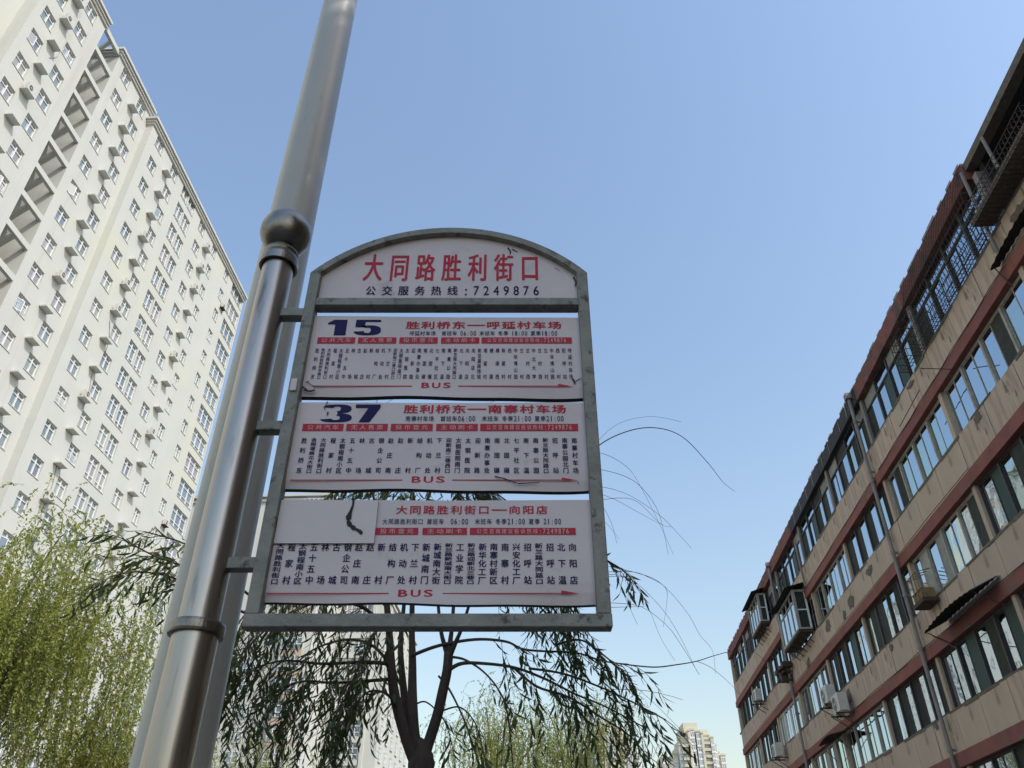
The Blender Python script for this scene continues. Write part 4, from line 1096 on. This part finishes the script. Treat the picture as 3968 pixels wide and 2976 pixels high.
# rips and creases on the other boards
for (bo, pl, wd) in ((head_o, [(1968, 962), (1978, 975), (1977, 986)], 6), (head_o, [(1985, 968), (2005, 978)], 4), (head_o, [(2222, 1075), (2232, 1095), (2229, 1112)], 7), (head_o, [(2150, 1040), (2170, 1052)], 2),  
                     (b15, [(1180, 1512), (1200, 1519), (1222, 1514)], 9), (b15, [(1172, 1500), (1190, 1512)], 6), 
                     (b37, [(1270, 1558), (1262, 1575), (1258, 1590)], 4), (b37, [(1462, 1552), (1460, 1562)], 3), (b37, [(1918, 1848), (1950, 1855), (1985, 1868), (2010, 1876), (2090, 1872)], 5), (b37, [(1272, 1598), (1268, 1612)], 6),
                     (b15, [(1196, 1487), (1215, 1498), (1262, 1498)], 3), (b15, [(1186, 1484), (1198, 1480)], 5), (b15, [(2218, 1470), (2228, 1482), (2226, 1490)], 8), (b15, [(2232, 1478), (2254, 1466)], 3), (b37, [(2238, 1868), (2244, 1880)], 3)):
    q = MB()
    for k in range(len(pl) - 1):
        (xa, ya), (xb, yb) = pl[k], pl[k + 1]; d = Vector((xb - xa, yb - ya, 0)).normalized(); nn = Vector((-d.y, d.x, 0)) * wd / 2
        pp = [(xa + nn.x, ya + nn.y), (xb + nn.x * .6, yb + nn.y * .6), (xb - nn.x * .6, yb - nn.y * .6), (xa - nn.x, ya - nn.y)]
        q.face([(S(*c_)[0], YP - 0.0030 - 0.0001 * k, S(*c_)[1] + C) for c_ in pp])
    q.v = [tuple(Vector(p_) - SO) for p_ in q.v]; q.build('rip', M['ink_black'], bo)

# ------------------------------------------------------------------ lamp post behind the sign
LP = Vector((-0.976, 2.5, 0.13))
lamp = empty('lamp_post', LP); tag(lamp, 'tall tapered pale grey lamp post rising behind the bus stop pole', 'lamp post')
q = MB(); q.lathe([(0.122, 0), (0.110, 1.87), (0.089, 5.87), (0.070, 9.2)], 48); q.build('post', M['lamp_post'], lamp, smooth=True)
q = MB(); q.lathe([(0.20, 0), (0.20, 0.03), (0.13, 0.05), (0.125, 0.3)], 24); q.build('base', M['lamp_post'], lamp)
q = MB(); q.tube([(0, 0, 9.1), (-0.6, 0, 9.6), (-1.8, 0, 9.9), (-2.6, 0, 9.95)], [0.05, 0.045, 0.035, 0.03], 12); q.build('arm', M['lamp_post'], lamp, smooth=True)
q = MB(); q.box(-3.3, -0.14, 9.88, -2.55, 0.14, 10.0); q.build('lamp_head', M['lamp_post'], lamp)

# ------------------------------------------------------------------ trees
def leaf_mesh(L_, w):
    q = MB()
    st = [0, 0.18, 0.45, 0.75, 1.0]; wd = [0.12, 0.75, 1.0, 0.62, 0.02]
    rows = []
    for s, ww in zip(st, wd):
        x = s * L_; z = -0.22 * L_ * s * s
        rows.append([(x, -w / 2 * ww, z + 0.15 * w * ww), (x, 0, z), (x, w / 2 * ww, z + 0.15 * w * ww)])
    base = 0
    for r in rows: q.v += r
    for k in range(len(rows) - 1):
        for j in range(2):
            a = k * 3 + j; q.f.append((a, a + 1, a + 4, a + 3)); q.m.append(0)
    return q
LQ = leaf_mesh(1.0, 0.20)

def frame_of(d, r):
    d = d.normalized(); s = d.cross(Vector((0, 0, 1)))
    if s.length < 0.05: s = Vector((1, 0, 0))
    s.normalize(); s = (Matrix.Rotation(r, 3, d) @ s); n = s.cross(d) * 1.0
    return Matrix((d, s, -n)).transposed()

def bez(pts, n):
    """smooth curve through points"""
    P = [Vector(p_) for p_ in pts]; out = []
    for i in range(len(P) - 1):
        p0 = P[max(i - 1, 0)]; p1 = P[i]; p2 = P[i + 1]; p3 = P[min(i + 2, len(P) - 1)]
        for k in range(n):
            t = k / n
            out.append(0.5 * ((2 * p1) + (-p0 + p2) * t + (2 * p0 - 5 * p1 + 4 * p2 - p3) * t * t + (-p0 + 3 * p1 - 3 * p2 + p3) * t ** 3))
    out.append(P[-1]); return out

# near willow: real limbs, hanging twigs and single leaves
tr = random.Random(21)
YT0 = 6.0
root_p = at(1630, 2976, YT0); root_p.z = 0.13
willow = empty('willow_tree', root_p); tag(willow, 'dark leafy willow with several stems standing right behind the bus stop sign', 'tree')
def loc_(p_): return Vector(p_) - root_p
def limb(name, pts, r0, r1, m='bark', n=8, seg=5):
    c = bez(pts, seg); q = MB(); N_ = len(c)
    q.tube([loc_(p_) for p_ in c], [r0 + (r1 - r0) * (k / (N_ - 1)) for k in range(N_)], n)
    q.build(name, M[m], willow, smooth=True); return c
fork = at(1632, 2960, YT0)
tq = MB(); tpts = bez([root_p, root_p + Vector((0.02, 0.02, 1.2)), fork + Vector((0, 0, -0.35)), fork, at(1636, 2900, 5.99), at(1612, 2850, 6.0)], 5)
trs = [0.13, 0.125, 0.12, 0.115, 0.11, 0.105, 0.10, 0.098, 0.096, 0.095, 0.094, 0.093, 0.092, 0.091, 0.09, 0.088, 0.084, 0.078, 0.07, 0.062, 0.055, 0.046, 0.036, 0.025, 0.012, 0.004]
tq.tube([loc_(p_) for p_ in tpts], [trs[min(k, len(trs) - 1)] for k in range(len(tpts))], 14)
for i_, v_ in enumerate(tq.v):
    a_ = 0.006 * math.sin(v_[2] * 37 + v_[0] * 60) + 0.005 * math.sin(v_[2] * 91 + v_[1] * 80); tq.v[i_] = (v_[0] + a_, v_[1] + a_ * 0.7, v_[2])
tq.build('trunk', M['bark'], willow, smooth=True)
stems = []
def A(l): return [at(*q_) for q_ in l]
stems.append(limb('stem', A([(1620, 2975, 6.0), (1575, 2860, 5.98), (1530, 2700, 5.95), (1515, 2570, 5.9), (1508, 2450, 5.9), (1490, 2250, 5.85), (1470, 2060, 5.8)]), 0.048, 0.016, n=9))
stems.append(limb('stem', A([(1622, 2975, 6.02), (1588, 2850, 6.1), (1565, 2680, 6.2), (1552, 2520, 6.25), (1560, 2400, 6.3), (1580, 2200, 6.4)]), 0.038, 0.012, n=8))
stems.append(limb('stem', A([(1628, 2975, 6.0), (1605, 2850, 6.0), (1598, 2700, 6.02), (1598, 2560, 6.05), (1596, 2450, 6.1), (1600, 2250, 6.1), (1620, 2040, 6.1)]), 0.046, 0.012, n=9))
stems.append(limb('stem', A([(1632, 2970, 6.0), (1660, 2880, 5.98), (1695, 2770, 5.95), (1715, 2680, 5.92), (1732, 2600, 5.9), (1738, 2530, 5.9)]), 0.040, 0.034, n=9))
stems.append(limb('stem', A([(1736, 2545, 5.9), (1722, 2500, 5.9), (1708, 2440, 5.9), (1695, 2300, 5.9), (1690, 2100, 5.9)]), 0.022, 0.008, n=7))
stems.append(limb('stem', A([(1738, 2545, 5.9), (1745, 2480, 5.88), (1752, 2420, 5.85), (1765, 2250, 5.8), (1790, 2050, 5.8)]), 0.022, 0.008, n=7))
stems.append(limb('stem', A([(1740, 2550, 5.9), (1765, 2490, 5.85), (1790, 2430, 5.8), (1830, 2300, 5.7), (1880, 2100, 5.6)]), 0.020, 0.007, n=7))
kn = MB(); c_ = loc_(at(1625, 2900, 5.97)); kn.lathe([(0.02, -0.03), (0.035, 0), (0.02, 0.03)], 7); kn.v = [(a + c_.x, b_ + c_.y, z + c_.z) for a, b_, z in kn.v]; kn.build('stub', M['bark'], willow)
# branches that carry leaves: (points, radius, first fraction with twigs, twigs, twig length, leafiness)
BR = []
def branch(l, r, f0, nt, tl, seg=6):
    c = limb('branch', A(l), r, 0.004, 'bark', 6, seg); BR.append((c, f0, nt, tl))
branch([(1514, 2572, 5.9), (1400, 2566, 5.8), (1250, 2572, 5.6), (1100, 2560, 5.4), (980, 2590, 5.3)], 0.016, 0.15, 34, 0.75)
branch([(1512, 2632, 5.95), (1400, 2640, 5.9), (1290, 2646, 5.8), (1170, 2640, 5.7), (1060, 2680, 5.6)], 0.014, 0.15, 26, 0.7)
branch([(1508, 2450, 5.9), (1400, 2350, 5.7), (1250, 2330, 5.5), (1080, 2400, 5.3), (930, 2540, 5.2)], 0.018, 0.1, 36, 0.75)
branch([(1500, 2350, 5.9), (1380, 2230, 5.8), (1200, 2230, 5.6), (1000, 2330, 5.4), (880, 2480, 5.3)], 0.018, 0.2, 36, 0.8)
branch([(1490, 2250, 5.85), (1400, 2130, 6.0), (1260, 2100, 6.1), (1100, 2200, 6.1), (960, 2380, 6.1)], 0.016, 0.2, 34, 0.8)
branch([(1515, 2580, 5.9), (1440, 2500, 6.0), (1330, 2480, 6.1), (1180, 2540, 6.2), (1060, 2700, 6.2)], 0.014, 0.2, 30, 0.75)
branch([(1596, 2450, 6.1), (1560, 2380, 6.0), (1480, 2420, 5.8), (1400, 2560, 5.6), (1330, 2720, 5.5)], 0.013, 0.25, 30, 0.8)
branch([(1540, 2750, 5.95), (1500, 2690, 5.8), (1430, 2680, 5.7), (1370, 2740, 5.6), (1320, 2820, 5.5)], 0.011, 0.2, 20, 0.6)
branch([(1470, 2060, 5.8), (1440, 1900, 5.7), (1380, 1855, 5.6), (1300, 1900, 5.5)], 0.012, 0.0, 40, 0.5)
branch([(1620, 2040, 6.1), (1600, 1910, 6.0), (1560, 1865, 5.9), (1490, 1860, 5.8)], 0.012, 0.0, 40, 0.5)
branch([(1620, 2060, 6.1), (1680, 1880, 6.0), (1770, 1850, 5.9), (1880, 1900, 5.8), (1960, 2080, 5.7)], 0.012, 0.1, 30, 0.55)
branch([(1690, 2100, 5.9), (1760, 1930, 5.9), (1860, 1880, 5.9), (1990, 1960, 5.9)], 0.012, 0.1, 40, 0.6)
branch([(1790, 2050, 5.8), (1900, 2000, 5.7), (2050, 2120, 5.5), (2200, 2300, 5.4)], 0.013, 0.3, 28, 0.6)
branch([(1880, 2100, 5.6), (1990, 2120, 5.5), (2120, 2240, 5.4), (2240, 2420, 5.4)], 0.013, 0.3, 26, 0.6)
branch([(1840, 2280, 5.7), (1960, 2250, 5.6), (2100, 2360, 5.4), (2200, 2470, 5.3)], 0.012, 0.2, 28, 0.5)
# right side arcs seen in the open
branch([(1596, 2540, 6.0), (1700, 2502, 5.9), (1840, 2478, 5.8), (1960, 2486, 5.7), (2040, 2518, 5.6), (2230, 2530, 5.5), (2330, 2560, 5.4), (2410, 2572, 5.4)], 0.014, 0.35, 34, 0.6)
branch([(1738, 2597, 5.9), (1785, 2572, 5.85), (1860, 2570, 5.8), (1990, 2586, 5.7), (2110, 2630, 5.6), (2230, 2690, 5.5), (2350, 2740, 5.4), (2490, 2815, 5.3)], 0.016, 0.35, 34, 0.65)
branch([(1745, 2545, 5.9), (1800, 2556, 5.85), (1870, 2600, 5.8), (1930, 2670, 5.75), (1966, 2760, 5.7), (1988, 2976, 5.7)], 0.010, 0.45, 14, 0.35)
branch([(1700, 2620, 5.95), (1740, 2670, 5.9), (1790, 2770, 5.85), (1830, 2880, 5.8), (1862, 2990, 5.8)], 0.009, 0.5, 12, 0.35)
branch([(1988, 2586, 5.7), (2080, 2660, 5.6), (2200, 2700, 5.5), (2330, 2780, 5.4), (2450, 2860, 5.3), (2530, 2970, 5.3)], 0.010, 0.2, 20, 0.6)
branch([(2050, 2590, 5.6), (2180, 2610, 5.5), (2320, 2660, 5.4), (2450, 2720, 5.3), (2580, 2790, 5.2)], 0.009, 0.25, 16, 0.5)
branch([(2150, 2500, 5.5), (2250, 2480, 5.4), (2340, 2540, 5.3), (2400, 2590, 5.3)], 0.009, 0.1, 18, 0.4)
branch([(1594, 2740, 6.0), (1650, 2720, 6.0), (1720, 2790, 6.0), (1750, 2880, 6.0)], 0.007, 0.5, 8, 0.35)
branch([(2260, 2120, 5.5), (2340, 2165, 5.4), (2420, 2215, 5.35), (2470, 2275, 5.3)], 0.008, 0.2, 14, 0.18)
branch([(1700, 2760, 5.95), (1780, 2740, 5.9), (1840, 2800, 5.9), (1870, 2900, 5.8)], 0.007, 0.4, 9, 0.3)
# the branch reaching left past the pole
branch([(1000, 2330, 5.4), (900, 2260, 5.1), (800, 2215, 4.9), (700, 2190, 4.8), (590, 2150, 4.7), (470, 2085, 4.6)], 0.010, 0.45, 24, 0.30)
branch([(960, 2380, 5.3), (850, 2330, 5.0), (760, 2290, 4.9), (660, 2235, 4.8), (520, 2215, 4.7), (430, 2235, 4.6)], 0.009, 0.40, 24, 0.30)
branch([(900, 2260, 5.1), (800, 2160, 5.0), (700, 2100, 4.9), (560, 2060, 4.8)], 0.007, 0.4, 14, 0.22)
LEAVES = []          # matrices
TW = MB()
def add_twig(p_, d, length, r, dens=23, droop=3.0):
    n = max(5, int(length / 0.06)); pts = [p_.copy()]; dd = d.copy(); st = length / n
    for k in range(n):
        dd = (dd + Vector((0, 0, -1)) * droop * st * 1.6 + Vector((r.uniform(-1, 1), r.uniform(-1, 1), r.uniform(-1, 1))) * 0.06).normalized()
        pts.append(pts[-1] + dd * st)
    TW.tube([loc_(q_) for q_ in pts], [0.0028 * (1 - 0.6 * k / n) for k in range(len(pts))], 3, 0, False)
    side = r.choice((-1, 1)); tot = int(length * dens)
    for k in range(tot):
        f = (k + 1.0) / tot
        if f < 0.12: continue
        i = min(int(f * n), n - 1); q_ = pts[i] + (pts[i + 1] - pts[i]) * (f * n - i)
        t = (pts[i + 1] - pts[i]).normalized(); side = -side
        s = t.cross(Vector((r.uniform(-1, 1), r.uniform(-1, 1), r.uniform(-0.3, 0.3)))).normalized() * side
        ld = (t * 0.9 + s * r.uniform(0.4, 1.25) + Vector((0, 0, -0.7))).normalized()
        L_ = r.uniform(0.06, 0.115) * (1.0 if f < 0.85 else 0.8)
        LEAVES.append((q_, ld, L_, r.uniform(-1.2, 1.2)))
for (c, f0, nt, tl) in BR:
    N_ = len(c)
    nt = max(4, int(nt * (0.9 if c[-1].x < -0.8 else (1.15 if c[0].z > 3.9 else 0.58))))
    for k in range(nt):
        f = f0 + (1 - f0) * (k + tr.random()) / nt
        i = min(int(f * (N_ - 1)), N_ - 2); p_ = c[i] + (c[i + 1] - c[i]) * (f * (N_ - 1) - i)
        t = (c[i + 1] - c[i]).normalized()
        d = (t * 0.8 + Vector((tr.uniform(-0.7, 0.7), tr.uniform(-0.7, 0.7), tr.uniform(-0.5, 0.3)))).normalized()
        add_twig(p_, d, tl * tr.uniform(0.45, 1.15), tr)
    add_twig(c[-1], (c[-1] - c[-2]).normalized(), tl * 0.5, tr)
TW.build('twigs', M['twig'], willow); 
willow.children[-1]['kind'] = 'stuff'
# the leaves that show largest are single objects, the others one part
def cam_px(p_):
    q_ = p_ - Vector((0, 0, CAMH)); F_ = Vector((0, math.cos(PITCH), math.sin(PITCH))); U_ = Vector((0, -math.sin(PITCH), math.cos(PITCH)))
    D = q_.dot(F_)
    return 1984 + FPX * q_.x / D, 1488 - FPX * q_.dot(U_) / D, D
def hidden(p_):
    x, y, D = cam_px(p_)
    if not (0 < x < 3968 and 0 < y < 2976): return True
    if 960 < x < 2340 and 600 < y < 2440: return not (1150 < x < 2280 and (1905 < y < 1935 or 2350 < y < 2378))
    return False
vis = [l for l in LEAVES if not hidden(l[0])]; rest = [l for l in LEAVES if hidden(l[0])]
vis.sort(key=lambda l: -l[2] / cam_px(l[0])[2])
lm = MB(); lm.v = list(LQ.v); lm.f = list(LQ.f); lm.m = list(LQ.m); LM = lm.mesh('leaf', [M['leaf_dark']])
for (p_, d, L_, ro) in vis[:300]:
    o = bpy.data.objects.new('leaf', LM); COL.objects.link(o); o.parent = willow
    o.matrix_local = Matrix.Translation(loc_(p_)) @ frame_of(d, ro).to_4x4() @ Matrix.Scale(L_, 4)
fo = MB()
for (p_, d, L_, ro) in vis[300:] + rest:
    F_ = frame_of(d, ro); b_ = len(fo.v); q0 = loc_(p_)
    fo.v += [tuple(q0 + F_ @ (Vector(v) * L_)) for v in LQ.v]
    fo.f += [tuple(b_ + k for k in f) for f in LQ.f]; fo.m += [0] * len(LQ.f)
f_ = fo.build('foliage', M['leaf_dark'], willow); f_['kind'] = 'stuff'
print('near leaves', len(vis), len(rest))

# thin bare whips arching out to the right of the sign
whips = [
 [(2240, 1800), (2316, 1709), (2400, 1640), (2520, 1614), (2640, 1634)],
 [(2230, 1820), (2318, 1728), (2420, 1675), (2530, 1657), (2640, 1690), (2740, 1790), (2800, 1866), (2848, 1905)],
 [(2250, 1760), (2330, 1756), (2430, 1810), (2490, 1900), (2560, 2040), (2610, 2150)],
 [(2250, 1820), (2340, 1822), (2450, 1860), (2520, 1930), (2560, 2010), (2590, 2150)],
 [(2260, 1885), (2350, 1890), (2450, 1925), (2560, 2000), (2620, 2060), (2680, 2125)],
 [(2270, 1950), (2390, 1930), (2470, 1945), (2560, 2030), (2600, 2040)],
 [(2270, 1900), (2370, 1930), (2500, 2000), (2570, 2036)],
 [(2270, 1940), (2330, 1958), (2370, 2030), (2390, 2105)],
 [(2280, 2010), (2340, 2020), (2400, 2090)],
 [(2290, 2220), (2440, 2215), (2520, 2240), (2580, 2280), (2583, 2340), (2570, 2430)],
 [(2290, 2180), (2460, 2218), (2560, 2260), (2660, 2370), (2712, 2460), (2760, 2520), (2772, 2610)],
 [(2290, 2240), (2430, 2240), (2540, 2330), (2620, 2440), (2700, 2600)],
 [(2300, 2230), (2420, 2235), (2500, 2330), (2560, 2470), (2615, 2560)],
 [(2350, 2335), (2480, 2350), (2580, 2420), (2640, 2500), (2710, 2615)],
 [(2350, 2355), (2420, 2352), (2500, 2350)],
 [(2390, 2230), (2420, 2310), (2470, 2420)],
 [(2400, 2572), (2530, 2585), (2620, 2576), (2700, 2562), (2770, 2540), (2845, 2522), (2920, 2525), (2990, 2590)],
 [(2700, 2562), (2760, 2590), (2840, 2660), (2900, 2730)],
 [(2360, 2560), (2440, 2640), (2540, 2730), (2620, 2810), (2700, 2890), (2790, 2990)],
 [(2330, 2670), (2490, 2675), (2590, 2695), (2645, 2712)],
 [(1500, 1560), (1560, 1530), (1640, 1526), (1760, 1550)],
 [(1900, 1560), (1990, 1530), (2060, 1540), (2120, 1560)],
]
wp = random.Random(4)
for i, l in enumerate(whips):
    Y = 5.0 + wp.uniform(-0.3, 0.5)
    pts = [at(x, y, Y + 0.25 * math.sin(k + i)) for k, (x, y) in enumerate(l)]
    limb('branch', pts, 0.0046 if i in (1, 16) else 0.0018, 0.0010, 'bark', 4, 6)

# drooping young willows in sunlight
def young_willow(base, H, R, seed, label, strands=420, trunk=True, name='weeping_willow', leafL=0.055, lean=(0, 0), Lmin=1.5, Lmax=4.5, dens=16, mat_='leaf_young', group=None, top=0.55):
    r = random.Random(seed); rt = empty(name, base); tag(rt, label, 'tree', group)
    q = MB()
    fk = Vector((lean[0] * 0.3, lean[1] * 0.3, H * 0.38))
    q.tube([Vector((0, 0, -0.05)), Vector((0.05, 0.0, H * 0.2)), fk], [0.22 * H / 9, 0.17 * H / 9, 0.14 * H / 9], 10)
    q.build('trunk', M['bark_far'], rt, smooth=True)
    limbs = []; lq = MB()
    for k in range(11):
        a = k * 2.399 + r.uniform(-0.3, 0.3); ro = R * r.uniform(0.35, 0.95); h = H * r.uniform(0.78, 1.0) * (1 - 0.18 * (ro / R) ** 2)
        e = Vector((lean[0] + ro * math.cos(a), lean[1] + ro * math.sin(a), h)); m1 = fk.lerp(e, 0.5) + Vector((0, 0, H * 0.10))
        c = bez([fk, m1, e, e + Vector((math.cos(a) * 0.5, math.sin(a) * 0.5, -0.5))], 5); limbs.append(c)
        lq.tube(c, [0.035 * H / 9 * (1 - 0.85 * j / (len(c) - 1)) for j in range(len(c))], 5)
    lq.build('branches', M['bark_far'], rt, smooth=True)
    fo = MB(); sw = MB()
    for s in range(strands):
        c = limbs[s % len(limbs)]; f = r.uniform(0.35, 1.0); i = min(int(f * (len(c) - 1)), len(c) - 2)
        p_ = c[i].copy(); spread = R * 0.33
        p_ += Vector((r.gauss(0, 1) * spread, r.gauss(0, 1) * spread, r.gauss(0, 0.35) * spread + 0.15))
        L_ = r.uniform(Lmin, Lmax); n = max(4, int(L_ / 0.35)); d = Vector((r.uniform(-1, 1), r.uniform(-1, 1), 0.4)).normalized(); pts = [p_]
        for k in range(n):
            d = (d * 0.55 + Vector((r.uniform(-.12, .12), r.uniform(-.12, .12), -0.5))).normalized(); pts.append(pts[-1] + d * L_ / n)
            if pts[-1].z < 1.2: break
        if s % 3 == 0: sw.tube(pts, 0.006, 3, 0, False)
        for k in range(int(L_ * dens)):
            f2 = r.uniform(0, len(pts) - 1.001); i = int(f2); q_ = pts[i].lerp(pts[i + 1], f2 - i)
            t = (pts[i + 1] - pts[i]).normalized()
            s_ = Vector((r.uniform(-1, 1), r.uniform(-1, 1), r.uniform(-0.6, 0.3))).normalized()
            ld = (t * 0.7 + s_ * 0.8).normalized(); w = ld.cross(Vector((r.uniform(-1, 1), r.uniform(-1, 1), r.uniform(-1, 1)))).normalized()
            l2 = leafL * r.uniform(0.6, 1.3)
            fo.face([q_, q_ + ld * l2 * 0.5 + w * l2 * 0.2, q_ + ld * l2, q_ + ld * l2 * 0.5 - w * l2 * 0.2])
    a = sw.build('twigs', M['twig'], rt); a['kind'] = 'stuff'
    a = fo.build('foliage', M[mat_], rt); a['kind'] = 'stuff'
    return rt
young_willow(at(90, 2976, 24) * Vector((1, 1, 0)) if False else Vector((-15.4, 23.5, 0.13)), 12.2, 3.6, 1, 'sunlit yellow-green weeping willow at the bottom left of the photo', 1300, leafL=0.105, dens=32)
young_willow(Vector((-12.7, 27.5, 0.13)), 8.4, 2.0, 2, 'smaller yellow-green willow at the lower left, just left of the poles', 560, leafL=0.095, dens=30, Lmax=3.5)
young_willow(Vector((-10.6, 34, 0.13)), 8.4, 2.6, 3, 'yellow-green willow low between the poles and the dark willow', 380, leafL=0.09, dens=26, Lmax=3.2)
young_willow(Vector((-0.7, 38, 0.13)), 11.2, 2.4, 6, 'pale weeping willow right of the dark willow trunk', 420, leafL=0.09, dens=24)
young_willow(Vector((2.9, 41, 0.13)), 12.0, 2.6, 7, 'tall weeping willow nearest the far cream towers', 460, leafL=0.09, dens=24)
# unseen street tree, added behind the camera to shade the sign and lamp post
young_willow(Vector((3.9, -2.5, 0.13)), 13.4, 2.4, 9, 'leafy street willow beside the old building, behind the photographer', 800, leafL=0.26, dens=12, mat_='leaf_dark', Lmin=0.8, Lmax=2.2)
